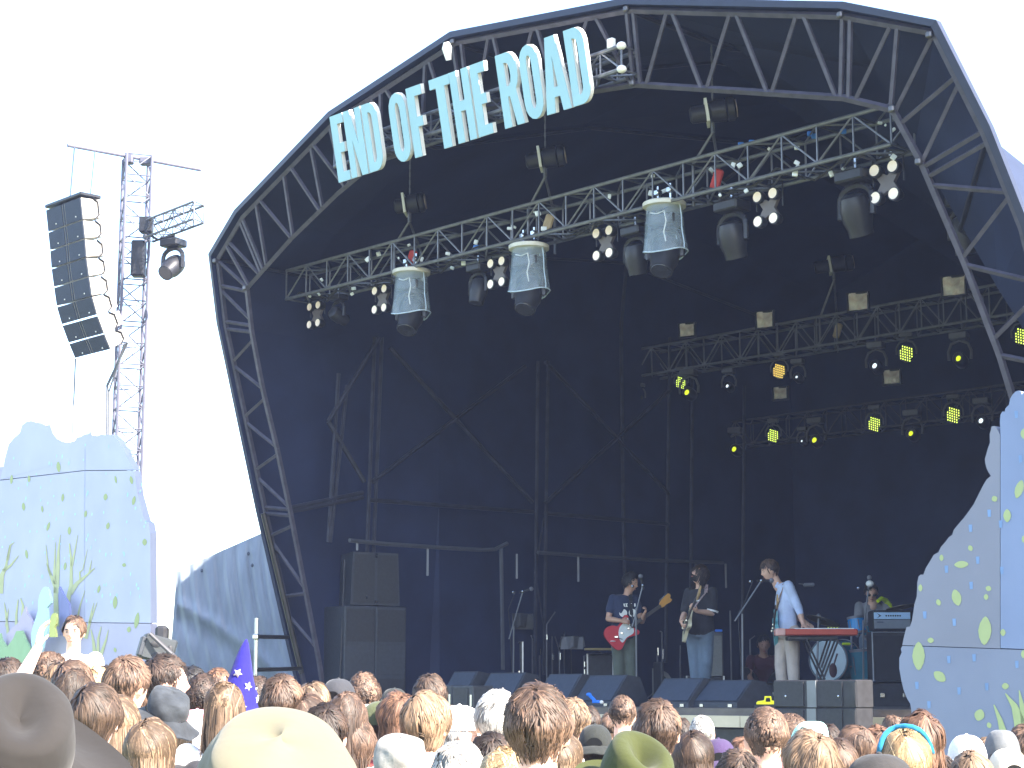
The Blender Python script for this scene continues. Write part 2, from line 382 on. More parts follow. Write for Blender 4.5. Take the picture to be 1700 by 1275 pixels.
# ================================================================ FRONT AND REAR LIGHTING TRUSS
rot = Matrix.Rotation(STG, 3, 'Z')
FB = -2.3
a = st(476, 447, FB); b = st(1478, 178, FB); zf = (a.z+b.z)/2; a.z = b.z = zf
ft = thing('lighting_truss', 'front lighting truss hung across the stage mouth with blinders and moving lamps below', 'truss', (a+b)/2, STG, 'lighting trusses')
mb = MB(); boxtruss(mb, a, b, .38, -N*.38, 22, .022, .011); mb.build('truss_frame', alu, ft, world=True)
cabm = mat('rubber_cable', (.03, .03, .032), .6)
mb = MB()
for j in range(3):
    pts = []
    for i in range(60):
        q = a.lerp(b, i/59); pts.append(q-N*(.1+.1*j)+Z*(-.36+.05*sin(i*.9+j)+.03*sin(i*2.3+j*2)))
    mb.path(pts, .012, 5)
mb.build('cable_bundle', cabm, ft, world=True)
RB = 5.0
c = st(1000, 598, RB); d = st(1720, 452, RB); zr = d.z = c.z = (c.z+d.z)/2
rt = thing('lighting_truss', 'rear lighting truss deep in the stage with four square panels on its top rail', 'truss', (c+d)/2, STG, 'lighting trusses')
dalu = mat('dull_alloy', (.17, .175, .2), .5, .3)
mb = MB(); boxtruss(mb, c, d, .43, -N*.43, 22, .02, .011); mb.build('truss_frame', dalu, rt, world=True)
RB2 = 7.2
e = st(1030, 735, RB2); g = st(1720, 620, RB2); g.z = e.z = (g.z+e.z)/2
r3 = thing('lighting_truss', 'rearmost dim truss carrying the lowest row of lamps', 'truss', (e+g)/2, STG, 'lighting trusses')
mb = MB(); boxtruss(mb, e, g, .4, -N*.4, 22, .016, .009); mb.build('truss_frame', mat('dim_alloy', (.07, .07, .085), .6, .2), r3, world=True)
# ================================================================ CHAIN HOISTS
hz = mat('hoist_body', (.035, .035, .04), .4, .4); hr = mat('hoist_end', (.42, .33, .25), .5, .4); tp = mat('red_sling', (.5, .05, .04), .6); ychain = mat('chain_bag', (.45, .35, .22), .6)
def roofz(p):
    q = p-P0; s_ = q.dot(U); pts = [flat(o) for o in O3]
    for (s0, z0), (s1, z1) in zip(pts, pts[1:]):
        if s0 <= s_ <= s1 and z0 > 5: return z0+(z1-z0)*(s_-s0)/(s1-s0)
    return 8
def hoist(px, py, b_, L, label, zt, red, top=None):
    p = st(px, py, b_); h = thing('chain_hoist', label, 'chain hoist', p, 0, 'chain hoists holding the trusses')
    top = top or roofz(p)
    ax = V((.98, -.1, .14)).normalized(); q = L/2
    M = ax.to_track_quat('Z', 'Y').to_matrix().to_4x4()
    mb = MB(); mb.lathe([(.06,-q),(.09,-q+.02),(.095,-.03),(.115,-.02),(.12,q*.55),(.10,q*.6)], M, 16); mb.build('motor', hz, h, smooth=True)
    MB().lathe([(.10,q*.6),(.125,q*.65),(.125,q-.02),(.10,q)], M, 16).build('end_cap', hz, h, smooth=True)
    MB().lathe([(.0,q-.005),(.095,q+.004),(.095,q+.012),(.0,q+.012)], M, 14, False).build('fan_cover', hr, h, smooth=True)
    MB().box(M @ V((0, 0, -.06)), (.03, .25, .25), M.to_3x3() @ Matrix.Rotation(pi/2, 3, 'Y')).build('clamp_band', white if red else chrome, h)
    mb = MB(); zt_ = (top or p.z+2.5)-p.z; n_ = int(zt_/.05)
    for i in range(n_):
        z_ = .1+i*.05; mb.tube((0, 0, z_), (.0, 0, z_+.055), .011 if i % 2 else .007, n=5)
    mb.build('chain', dalu, h)
    mb = MB(); hz_ = zt-p.z
    mb.tube((0, 0, -.1), (0, 0, -.22), .025); k = V((0, 0, -.22))
    ends = [U*-.28+Z*(hz_+.02), U*-.28-N*.43+Z*(hz_+.02)]
    for e_ in ends:
        mb.path([k, k.lerp(e_, .6), e_, e_-Z*.45], .016)
    mb.build('bridle', alu, h)
    if red: MB().bbox((.03, 0, (hz_)-.2), (.1, .08, .22), .02, Matrix.Rotation(.3, 3, 'Y')).build('hook_block', red, h)
    return h
hoist(680, 339, FB+.2, .38, 'chain hoist above the leftmost covered lamp', zf, tp)
hoist(905, 263, FB+.2, .45, 'chain hoist under the word ROAD of the sign', zf, ychain, None)
hoist(1183, 186, FB+.2, .48, 'biggest chain hoist with a red hook block, right of the sign', zf, tp)
hoist(1384, 440, RB+.2, .56, 'dark chain hoist deep in the stage above the rear truss', zr, ychain, 7.85)
# ================================================================ COVERED MOVING HEADS
clear = mat('clear_sheet', (.55, .68, .8), .12, var=.15, scale=8, bump=.5, bscale=9, alpha=.27, spec=.9)
lens = mat('lens_glass', (.03, .03, .04), .08, spec=.9)
def movhead(parent, off, s_=1, tilt=.4, yaw=0, base=True):     # yoke lamp hanging from its base
    M = Matrix.Translation(off) @ Matrix.Rotation(yaw, 4, 'Z') @ Matrix.Scale(s_, 4)
    if base:
        mb = MB(); mb.bbox((0,0,-.06), (.34,.28,.12), .02); mb.v = [M @ p for p in mb.v]; mb.build('base', hz, parent)
    mb = MB()
    pts = []
    for i in range(11):
        t = pi*i/10; pts.append((.19*cos(t), -.30+.16*sin(t) if False else -.28+.14*sin(t)))
    prof = [(.19, -.46)]+[(x, z) for x, z in pts]+[(-.19, -.46)]
    for i in range(len(prof)-1):
        p, q = prof[i], prof[i+1]; mb.tube((p[0], 0, p[1]), (q[0], 0, q[1]), .035, n=6)
    mb.v = [M @ p for p in mb.v]; y = mb.build('yoke', hz, parent, smooth=True)
    T_ = Matrix.Translation((0, 0, -.43)) @ Matrix.Rotation(tilt, 4, 'X')
    mb = MB(); mb.lathe([(.07,.20),(.13,.17),(.155,.08),(.155,-.06),(.13,-.14),(.125,-.22)], T_, 16)
    mb.v = [M @ p for p in mb.v]; hd = mb.build('lamp_head', hz, parent, smooth=True)
    mb = MB(); mb.lathe([(.0,-.222),(.11,-.224),(.115,-.215)], T_, 16, False); mb.v = [M @ p for p in mb.v]; mb.build('lens', lens, hd)
    return y
def covered(px, py, wd, label):
    p = st(px, py, FB+.1); h = thing('covered_lamp', label, 'stage light', p, STG, 'rain-covered moving lamps under the front truss', .88)
    r = wd
    MB().lathe([(r*.9,.0),(r*1.02,.005),(r*1.03,.05),(r*.98,.06),(r*.3,.065)], None, 28).build('cover_ring', mat('cover_ring_white', (.62,.60,.56), .5), h, smooth=True)
    def sh(t, v):
        an = 2*pi*t; hgt = .56; rr = r*(.86+.16*v)*(1+.03*sin(an*3+1)*v+.03*sin(an*7+v*3)*v)
        if an > pi*1.75 or an < pi*.25: rr *= 1+.05*v*sin(v*9)
        return (rr*cos(an), rr*sin(an), -v*hgt+.03*sin(an*2+1)*v)
    MB().grid(sh, 48, 12, True).build('clear_cover', clear, h, smooth=True)
    mb = MB(); rr = [sh(i/48, 1) for i in range(49)]; mb.path(rr, .008, 5); mb.build('cover_hem', mat('clear_hem', (.5, .6, .72), .3), h)
    for t in (.02, .27): 
        MB().path([V(sh(t, v/8))*1.02 for v in range(9)], .007, 5).build('cover_seam', MC['clear_hem'], h)
    movhead(h, V((0, 0, -.10)), 1.12, -.5, .3)
    mb = MB(); mb.ell((-.05,.02,.10), .05,.05,.05); mb.tube((-.1,0,.06),(-.1,0,.28),.02); mb.tube((.1,0,.06),(.1,0,.28),.02)
    mb.bbox((-.1,0,.2),(.07,.09,.07),.01); mb.bbox((.1,0,.2),(.07,.09,.07),.01); mb.build('truss_clamp', chrome, h, smooth=True)
    MB().path([V((-.12,-.12,-.06)), V((.0,-.14,-.10)), V((.11,-.13,-.08)), V((.13,-.12,-.2)), V((.10,-.13,-.33)), V((.12,-.12,-.45))], .008, 5).build('safety_cable', white, h)
    return h
covered(683, 456, .255, 'leftmost lamp hanging in a clear plastic rain cover with white ring')
covered(878, 415, .255, 'middle lamp hanging in a clear plastic rain cover with white ring')
covered(1103, 345, .255, 'rightmost lamp hanging in a clear plastic rain cover with white ring')
# ================================================================ BLINDERS, PLAIN MOVING HEADS
cup = mat('blinder_lamp', (1, .84, .74), .35, var=.05, emit=.02); cup2 = mat('blinder_reflector', (.80, .80, .82), .2, .8)
def blinder(px, py, sc_, b_, label, rz=0):
    p = st(px, py, b_); h = thing('blinder_lamp', label, 'stage light', p, STG+rz, 'four-cup blinder lamps under the front truss', sc_)
    mb = MB(); o = []
    for i in range(8):
        t = 2*pi*i/8+pi/8
        rr = .17 if (i in (0, 1)) else .17
    pts = []
    for k in range(4):
        t = pi/4+k*pi/2; pts += [(.20*cos(t)+.03*cos(t+pi/2)*-1, .20*sin(t)+.03*sin(t+pi/2)*-1), (.20*cos(t)+.03*cos(t+pi/2), .20*sin(t)+.03*sin(t+pi/2)), (.085*cos(t+pi/4), .085*sin(t+pi/4))]
    mb.prism([(x, .03, z) for x, z in pts], (0, .05, 0)); mb.build('body', mat('blinder_body', (.14,.12,.12), .5), h)
    for sx in (-1, 1):
        for sz in (-1, 1):
            M = Matrix.Translation((sx*.12, .02, sz*.155)) @ Matrix.Rotation(pi/2, 4, 'X')
            MB().lathe([(.05,-.08),(.075,-.03),(.078,.045),(.07,.045)], M, 16).build('lamp_can', hz, h, smooth=True)
            MB().lathe([(.0,.047),(.045,.049),(.064,.056)], M, 16, False).build('reflector', cup if (sx+sz) else cup, h, smooth=True)
    mb = MB(); mb.path([(-.20,.06,0),(-.20,.06,.30),(.20,.06,.30),(.20,.06,0)], .012); mb.tube((0,.06,.3),(0,.06,.42),.02); mb.build('yoke', hz, h)
    return h
for x, y, s_, l in [(523,523,.82,'small four-cup blinder lamp nearest the left end of the front truss'),(632,497,.84,'four-cup blinder lamp partly behind the leftmost rain cover'),(826,453,.86,'four-cup blinder lamp just left of the middle rain cover'),
                    (1003,404,.88,'four-cup blinder lamp between the middle and right rain covers'),(1273,345,.9,'four-cup blinder lamp right of the rightmost rain cover'),(1470,303,.94,'four-cup blinder lamp nearest the right leg of the arch')]:
    blinder(x, y, s_*.92, FB+.3, l)
def head(px, py, s_, tilt, b_, label, grp='moving lamps under the front truss', yaw=0):
    p = st(px, py, b_); h = thing('moving_lamp', label, 'stage light', p, STG+yaw, grp, s_); movhead(h, V((0,0,0)), 1, tilt)
    MB().tube((0,0,0),(0,0,.16),.02).build('clamp', chrome, h); return h
head(562, 490, .62, 1.2, FB+.3, 'small moving lamp tilted up beside the leftmost blinder')
head(794, 440, .72, -.2, FB+.3, 'dark moving lamp left of the middle rain cover')
head(1055, 378, .8, .2, FB+.3, 'dark moving lamp half behind the rightmost rain cover')
head(1215, 335, .92, .3, FB+.3, 'moving lamp with round yoke between right rain cover and a blinder')
head(1420, 285, .98, .35, FB+.3, 'moving lamp with round yoke beside the right end blinder')
for i, (x, y) in enumerate([(1600,325),(1645,330)]):
    head(x, y, .9, .1, -1, ('dim moving lamp seen just inside the right leg of the arch', 'dim moving lamp nearest the right edge behind the arch leg')[i])
# ================================================================ REAR SQUARE PANELS AND LIT LAMPS
foil = mat('foil_panel', (.95, .74, .70), .35, .1, var=.3, scale=9, bump=.9, bscale=5)
def panel(px, py, w_, h_, b_, label, rim=.02):
    p = st(px, py, b_); t = thing('reflector_panel', label, 'reflector panel', p, STG+.25, 'square panels on the rear trusses')
    def fn(u, v): return ((u-.5)*w_, .03*sin(u*7)*sin(v*5)+.02*abs(u-.5), (v-.5)*h_)
    MB().grid(fn, 9, 7).build('panel_face', foil, t)
    mb = MB()
    for q in (-1, 1): mb.bbox((0,.02,q*h_/2),(w_+.04,.05,.03),.006); mb.bbox((q*w_/2,.02,0),(.03,.05,h_),.006)
    mb.bbox((0,.06,0),(w_*.9,.04,h_*.9),.005); mb.build('panel_frame', blackm, t)
for i, (x, y, w_, h_, l) in enumerate([(1140,548,.27,.21,'dull square reflector panel at the left end of the rear truss'),(1269,531,.28,.25,'square foil reflector panel, second from left on the rear truss'),
        (1424,501,.31,.26,'square foil reflector panel with a dark bar, beside the rear hoist'),(1583,475,.33,.27,'square foil reflector panel crossing the right leg of the arch')]):
    panel(x, y, w_, h_, RB-.1, l)
panel(1295, 653, .25, .2, RB2-.2, 'dim square panel hanging below the lit lamps, left one')
panel(1480, 626, .28, .22, RB2-.2, 'dim square panel hanging below the lit lamps, right one')
led = mat('led_yellow', (.75, 1, .12), .4, emit=.5, var=0); ledo = mat('led_amber', (1, .7, .12), .4, emit=.5, var=0); beam = mat('beam_yellow', (.8, .95, .02), .4, emit=.2, var=0); beamw = mat('beam_white', (.8, .92, 1), .4, emit=.3, var=0)
G2 = 'lit lamps at the back of the stage'
def leds(px, py, b_, s_, m_, label):
    p = st(px, py, b_); t = thing('led_lamp', label, 'stage light', p, STG+.5, G2, s_)
    mb = MB()
    for i in range(6):
        for j in range(6):
            x, z = (i-2.5)*.034, (j-2.5)*.04+(i-2.5)*-.012
            if abs(x)+abs(z) < .17: mb.ell((x, -.05, z), .0085, .008, .0125, n=6, m=4)
    mb.build('led_array', m_, t)
    mb = MB(); mb.lathe([(.06,-.1),(.12,-.06),(.125,.04),(.11,.045)], Matrix.Rotation(pi/2, 4, 'X'), 16); mb.build('lamp_head', hz, t, smooth=True)
    mb = MB(); mb.path([(-.15,0,0),(-.15,0,.1),(-.1,0,.19),(0,0,.22),(.1,0,.19),(.15,0,.1),(.15,0,0)], .016); mb.tube((0,0,.22),(0,0,.34),.03); mb.bbox((0,0,.3),(.2,.12,.07),.01); mb.build('yoke', dim2, t, smooth=True)
dim2 = mat('yoke_grey', (.10, .10, .115), .5)
for x, y, b_, s_, m_, l in [(1131,636,RB,.75,led,'yellow LED lamp, leftmost of the upper lit row'),(1294,617,RB,.85,ledo,'bright amber LED lamp beside the second foil panel'),(1505,588,RB,.9,led,'yellow-green LED lamp in the upper row left of the arch leg'),
        (1697,560,RB,.9,led,'green LED lamp cut by the right edge of the photo'),(1284,724,RB2,.85,led,'yellow LED lamp, leftmost of the lower row'),(1452,705,RB2,.9,led,'yellow LED lamp in the middle of the lower row'),(1583,690,RB2,.95,led,'green LED lamp above the right painted rock')]:
    leds(x, y, b_, s_, m_, l)
def spot(px, py, b_, s_, m_, label, r=.045):
    p = st(px, py, b_); t = thing('spot_lamp', label, 'stage light', p, STG+.3, G2, s_)
    M = Matrix.Rotation(pi/2-.2, 4, 'X')
    MB().ell((0,-.09,0), r*.8, .02, r, Matrix.Rotation(.4, 4, 'Y'), n=10, m=6).build('beam_lens', m_, t)
    MB().lathe([(.07,-.17),(.1,-.12),(.1,.06),(.075,.09),(.045,.09)], M, 14).build('lamp_head', hz, t, smooth=True)
    mb = MB(); mb.path([(-.16,0,0),(-.165,0,.12),(-.12,0,.23),(0,0,.28),(.12,0,.23),(.165,0,.12),(.16,0,0)], .022); mb.bbox((0,0,.34),(.26,.2,.1),.015); mb.build('yoke', dim2, t, smooth=True)
for x, y, b_, s_, m_, l, r in [(997,671,RB,.95,beam,'yellow spot lamp, furthest left of the lit lamps',.05),(1144,653,RB,.95,beam,'yellow spot lamp just under the leftmost LED lamp',.05),(1594,597,RB,.95,beam,'yellow-green spot lamp beside the arch leg',.045),
        (1222,747,RB2,.95,beam,'yellow spot lamp, lowest of all the lit lamps',.05),(1355,732,RB2,.95,beam,'yellow spot lamp between the two lower LED lamps',.05),(1515,721,RB2,.95,beam,'dim yellow spot lamp left of the lower green LED lamp',.045),
        (1210,642,RB,.7,beamw,'small white spot lamp between the upper LED lamps',.036),(1325,627,RB,.7,beamw,'tiny bluish spot lamp right of the amber LED lamp',.028),(1455,609,RB,.9,beamw,'bright white spot lamp left of the upper green LED lamp',.045),
        (1333,733,RB2,.6,beamw,'tiny white spot lamp beside a yellow spot in the lower row',.028),(1631,700,RB2,.9,beamw,'bright white spot lamp nearest the right painted rock',.045),(1062,661,RB,.6,beamw,'faint white spot lamp alone at the left of the lit rows',.028)]:
    spot(x, y, b_, s_, m_, l, r)
# small white tags and clamps hung along the trusses
tagm = mat('clamp_white', (.8, .85, .9), .3, var=.1); bl = mat('blue_tape', (.05, .2, .6), .5)
mb = MB()
rnd = random.Random(4)
for i in range(46):
    q = a.lerp(b, rnd.random())-N*(.38*rnd.random())-Z*rnd.uniform(.02, .5); MB().bbox(q, (rnd.uniform(.02,.07), .03, rnd.uniform(.02,.06)), .006, Matrix.Rotation(rnd.random()*3, 3, 'Y')).build('pipe_clamp', tagm, ft, world=True)
mb = MB()
for x, y in [(618,268),(1230,240),(1345,222),(1352,226),(790,410),(1248,236),(1400,218)]: mb.bbox(st(x, y, FB+.2), (.06,.03,.05), .008)
mb.build('tape_marks', bl, ft, world=True)
# hanging cable loop on the left
cl = thing('cable_loop', 'slack cable looping down between the arch leg and the front truss', 'cable', st(470, 600, -1.6))
mb = MB()
for o in (0, .05, .1):
    pts = []
    for i in range(17):
        t = i/16; pts.append(st(436+ (508-436)*t, 588+(505-588)*t+ (88+o*120)*(1-(2*t-1)**2)**.8*(.6+.6*(1-t)), -1.6+o))
    mb.path(pts, .014, 6)
mb.build('cable_strand', mat('grey_cable', (.12, .13, .15), .5), cl, world=True)
# ================================================================ PAINTED SCENIC ROCKS
PB = -3.3
def pl(x, y, o=0): return st(x, y, PB-o)          # point on a scenic board, o metres proud of it
def stroke(mb, pts, w0, w1, o):                   # flat tapered brush stroke lying on the board
    q = [V((x, y)) for x, y in pts]; Ls = []; Rs = []
    for i, p in enumerate(q):
        d = (q[min(i+1, len(q)-1)]-q[max(i-1, 0)]).normalized(); n_ = V((-d.y, d.x)); w_ = w0+(w1-w0)*i/(len(q)-1)
        Ls.append(p+n_*w_); Rs.append(p-n_*w_)
    L3 = [pl(p.x, p.y, o) for p in Ls]; R3 = [pl(p.x, p.y, o) for p in Rs]
    for i in range(len(q)-1): mb.quad(L3[i], L3[i+1], R3[i+1], R3[i])
def leaf(mb, x, y, w_, h_, a=0, o=.004):
    pts = []
    for k in range(12):
        t = 2*pi*k/12; lx, ly = w_*sin(t)*abs(sin(t))**.35, -h_*cos(t)*abs(cos(t))**.1
        pts.append(pl(x+lx*cos(a)-ly*sin(a), y+lx*sin(a)+ly*cos(a), o))
    mb.add(pts, [tuple(range(12))])
def bm(n, c): return mat(n, c, .75, var=.07, scale=1.3, bump=.15, bscale=120)
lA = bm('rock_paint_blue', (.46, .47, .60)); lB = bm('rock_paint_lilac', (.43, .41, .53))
gl = mat('painted_leaf_green', (.36, .42, .20), .75, var=.06); gy = mat('painted_branch_green', (.46, .48, .27), .75, var=.06); pb = mat('painted_drop_blue', (.12, .38, .75), .75); pw = mat('painted_drop_pale', (.42, .62, .78), .75)
back = mat('raw_plywood', (.55, .42, .28), .7, var=.15)
lr = thing('scenic_panel', 'painted blue rock cut-out standing left of the stage with green trees', 'scenery board', pl(110, 1300)*1.0, STG, 'painted rock boards beside the stage')
edge = [(0,797),(4,780),(8,760),(14,738),(22,728),(33,718),(36,706),(44,700),(52,698.5),(60,701),(68,702),(76,706),(83,705),(86,712),(88,719),(95,728),(102,732),(108,734),(116,734.5),(124,732),(128,726),(134,725),(140,721),(147,720),(150.5,715),(152.5,722),(160,724.5),(168,721),(176,722),(185,721.5),(191,727),(196,731),(200,740),(205,744),(210,757),(215,766),(221,772),(224,790),(228,821),(236,850),(240,864),(246,868),(249,885),(250,1000),(250,1080)]
top = [(-90, 830), (-30, 800)]+edge
def board(name, pts, m_, par, th=.10, o=0): return MB().prism([pl(x, y, o) for x, y in pts], -N*-0 + N*-th).build(name, m_, par, world=True)
cut = [p for p in top if p[1] <= 792 or p[0] < 200]
board('upper_board', [(-90, 830), (-30, 800)]+[e for e in edge if e[1] < 772 or e[0] < 10]+[(222.2,780),(140,780.5),(0,796.5)], lA, lr)
board('middle_board', [(-90, 832),(-30,801.5),(0,797.8),(140,781.8),(222.4,781.3)]+[e for e in edge if e[1] > 784 and e[0] > 100 and e[1] < 1050]+[(250,1034.3),(-90,1030)], lA, lr)
board('backing_board', [(-90,960),(249,960),(249,1080),(-90,1080)], lB, lr, .04, -.11)
board('backing_board', [(-90,790),(0,775),(200,765),(215,800),(-90,820)], lB, lr, .04, -.11)
board('lower_board', [(-90,1031.2),(250,1035.5),(248,1290),(-90,1290)], lB, lr)
mb = MB()
for x0 in (141,): stroke(mb, [(x0, 745), (x0-1, 860), (x0-1, 1030)], .35, .35, .003)
mb.build('board_seams', mat('seam_tone', (.38, .40, .52), .8), lr, world=True)  # seam line in a tone slightly darker than the boards
mb = MB(); rl_ = random.Random(3)
for x, y, a_, b_ in [(97,775,3.5,9),(19,796,2.5,8),(48,795,2.5,6),(104,826,2.5,7),(175,825,3.5,6),(192,796,2,7),(218,797,3,7),(222,831,3,8),(39,841,3,7),(70,845,2,6),(80,874,2.5,8),(115,881,3,7),(179,873,3,6),(240,900,4,6),(206,938,3.5,3.5),(44,920,2.5,8),(108,940,2.5,7),(164,978,2.5,7),(191,1000,4,11),(227,1030,4,14),(214,1045,3.5,5),(191,1079,2.5,4),(142,853,2.5,6)]:
    leaf(mb, x, y, a_, b_, rl_.uniform(-.2, .3))
mb.build('painted_leaves', gl, lr, world=True)
mb = MB()
for i in range(110):
    x = rl_.uniform(2, 244); y = rl_.uniform(735, 1010)
    if y < 780 and x > 200: continue
    leaf(mb, x, y, rl_.uniform(.6, 1.3), rl_.uniform(2, 4.5), .1, .002)
mb.build('painted_drops', pw, lr, world=True)
mb = MB()
for pts, a_, b_ in [([(94,1040),(92,975),(86,960),(80,945),(76,905)],4.5,.6),([(91,970),(90,950),(92,900)],3.5,.5),([(93,985),(96,940),(97,915),(100,888)],4.5,.5),([(84,955),(79,940),(77,935)],2.5,.5),
        ([(112,1000),(118,970),(118,930),(115,902)],4,1.2),([(119,940),(124,915),(129,888)],2.2,.4),([(116,985),(128,968),(140,958),(157,943)],4.5,.8),([(133,963),(132,950),(137,946),(145,912)],2,.4),([(148,950),(152,930)],1.5,.4),
        ([(0,985),(3,955),(10,940),(16,905)],5,.8),([(5,948),(18,938),(31,922)],3,.5),([(12,930),(17,905),(24,900)],2.4,.5),
        ([(128,1030),(133,1005),(141,980)],2,.4),([(142,1060),(150,1030),(161,1000)],3,.5),([(148,1035),(152,1015),(156,1000)],2,.4),([(160,1100),(168,1085),(176,1062),(180,1045)],4,.4),([(158,1095),(155,1065),(151,1045)],3.5,.8),([(162,1095),(163,1060),(168,1040)],3,.6),
        ([(18,1100),(10,1020),(7,1000)],3,.6),([(10,1040),(14,1010)],2,.5),([(26,1080),(27,1020),(30,995)],3,.8),([(36,1040),(38,1005),(34,993)],3,1)]:
    stroke(mb, pts, a_, b_, .006)
mb.build('painted_branches', gy, lr, world=True)
# cut-out storybook figures fixed in front of the left rock
def z2(x, y): return (x/5.544, 880+y/5.544)
def cutout(name, label, pts, m_, o, th=.03):
    q = [z2(*p) for p in pts]; t = tag(MB().prism([pl(x, y, o) for x, y in q], -N*th).build(name, m_), label, 'cut-out'); t['group'] = 'painted cut-out figures'; return t
cutout('cutout_figure', 'pale blue hooded cut-out figure standing before the left rock', [(350,740),(350,690),(355,640),(368,585),(385,550),(400,530),(415,522),(430,528),(440,545),(450,575),(458,605),(470,640),(470,668),(450,690),(430,715),(437,760),(443,830),(446,900),(430,980),(418,1010),(410,945),(408,1010),(395,1080),(370,1140),(310,1150),(296,1100),(288,1040),(288,950),(305,880),(325,820)], mat('cutout_pale_blue', (.50, .72, .80), .7, var=.03), .25)
cutout('cutout_figure', 'small yellow cut-out figure beside the pale blue hooded one', [(455,985),(455,900),(460,830),(470,790),(485,767),(503,762),(516,775),(521,810),(516,860),(500,895),(510,930),(515,985)], mat('cutout_yellow', (.55, .56, .18), .7, var=.03), .3)
cutout('cutout_peak', 'lilac pointed mountain cut-out at the foot of the left rock', [(60,960),(110,900),(160,860),(200,780),(230,705),(245,760),(275,800),(300,850),(300,1180),(60,1180)], mat('cutout_lilac', (.48, .42, .52), .7, var=.04), .12)
cutout('cutout_hill', 'green hill cut-out in front of the lilac peak', [(-60,1220),(-60,1000),(0,950),(10,1000),(60,1080),(120,1000),(150,930),(200,925),(215,960),(240,1020),(280,1090),(320,1220)], mat('cutout_green', (.30, .46, .26), .7, var=.05), .2)
cutout('cutout_door', 'purple arched door cut-out behind the yellow figure', [(548,970),(545,800),(540,700),(538,540),(545,520),(575,580),(610,640),(635,680),(640,720),(640,970)], mat('cutout_purple', (.20, .22, .42), .7, var=.05), .18)
# right rock
rr = thing('scenic_panel', 'large blue-grey painted rock cut-out at the right edge with leaf shapes', 'scenery board', pl(1620, 1300)*1.0, STG, 'painted rock boards beside the stage')
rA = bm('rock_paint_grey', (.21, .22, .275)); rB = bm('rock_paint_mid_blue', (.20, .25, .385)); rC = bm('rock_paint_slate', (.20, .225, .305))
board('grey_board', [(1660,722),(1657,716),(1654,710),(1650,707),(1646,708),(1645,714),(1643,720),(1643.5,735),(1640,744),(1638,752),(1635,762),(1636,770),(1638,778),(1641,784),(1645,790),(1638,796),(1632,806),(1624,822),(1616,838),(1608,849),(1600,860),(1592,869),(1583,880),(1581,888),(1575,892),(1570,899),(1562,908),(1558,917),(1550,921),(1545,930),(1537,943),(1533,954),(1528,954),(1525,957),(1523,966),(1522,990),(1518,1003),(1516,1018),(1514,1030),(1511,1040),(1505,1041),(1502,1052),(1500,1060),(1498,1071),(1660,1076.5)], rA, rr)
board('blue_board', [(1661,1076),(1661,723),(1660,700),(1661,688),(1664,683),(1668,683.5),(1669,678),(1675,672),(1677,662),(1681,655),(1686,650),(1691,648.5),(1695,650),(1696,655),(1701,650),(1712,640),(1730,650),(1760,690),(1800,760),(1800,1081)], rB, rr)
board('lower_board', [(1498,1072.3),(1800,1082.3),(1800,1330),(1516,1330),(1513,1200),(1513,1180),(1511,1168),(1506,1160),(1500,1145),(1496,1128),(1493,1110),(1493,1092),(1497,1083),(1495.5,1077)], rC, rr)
mb = MB()
for x, y, a_, b_, r_ in [(1692,812,7,16,.3),(1672,856,6.5,11,0),(1651,828,5,5,-.5),(1611,910,4,5,-.4),(1563,926,3.5,5.5,0),(1596,937,6,12,1.5),(1588,992,8,14,-.25),(1635,1047,11,24,.05),(1641,977,5,4.5,.3),(1637,991,4,5,0),(1528,976,3.5,6,0),(1558,1000,4,5.5,-.3),(1665,1050,4.5,6,0),(1545,1063,5.5,4.5,0),(1525,1089,10.5,24,.0),(1560,1123,8,12,-.9),(1669,1139,6,5.5,0),(1626,1187,8.5,10,.3),(1699,1086,4,7,0),(1642,1204,4,5,-.3),(1700,720,6,9,0),(1699,895,3,6,0)]:
    leaf(mb, x, y, a_, b_, r_)
mb.build('painted_leaves', gl, rr, world=True)
mb = MB()
for x, y in [(1687,688),(1694,762),(1661,870),(1642,852),(1611,877),(1623,930),(1571,945),(1535,1021),(1584,1033),(1522,1138),(1592,1147),(1542,1170),(1688,1103),(1638,1140),(1663,947),(1612,972),(1575,1095),(1617,1092)]:
    stroke(mb, [(x, y-6), (x+.5, y+6)], 3, 2.4, .003)
mb.build('painted_drops', mat('painted_drop_mid', (.17, .27, .46), .75), rr, world=True)
mb = MB()
for pts, a_, b_ in [([(1700,1240),(1693,1200),(1684,1172),(1669,1151)],14,.8),([(1704,1210),(1697,1175),(1692,1146)],8,.8),([(1668,1225),(1660,1195),(1650,1170)],7,1),([(1712,1200),(1706,1150)],6,1)]: stroke(mb, pts, a_, b_, .006)
mb.build('painted_branches', gl, rr, world=True)
# ================================================================ LEFT TOWER, LINE ARRAY
tw = thing('lattice_tower', 'tall slim lattice tower left of the stage topped by a crossbar', 'tower', (at(213, 700, 27).x, 27, 0), .35)
mb = MB(); q = .19; zt = at(228, 262, 27).z
for i in range(4):
    p = [(-q,-q),(q,-q),(q,q),(-q,q)][i]; p2 = [(-q,-q),(q,-q),(q,q),(-q,q)][(i+1) % 4]
    mb.tube((*p, 0), (*p, zt), .024, n=8)
    zigzag(mb, V((*p, .0)), V((*p, zt)), V((*p2, .0)), V((*p2, zt)), 30, .011)
dst = mat('dark_tower_steel', (.12, .12, .16), .45, .3)
mb.build('mast', dst, tw)
mb = MB(); a1 = at(112, 241, 26.4); a2 = at(333, 282, 27.66); mb.tube(a1, a2, .028, n=8)
mb.bbox(at(214, 264, 27), (.14,.14,.16), .02); mb.bbox(at(243, 268, 27), (.2,.14,.12), .02); mb.build('crossbar', dst, tw, world=True)
la = thing('line_array', 'curved column of eight dark loudspeakers hanging from the tower crossbar', 'loudspeakers', at(140, 470, 26), STG, None)
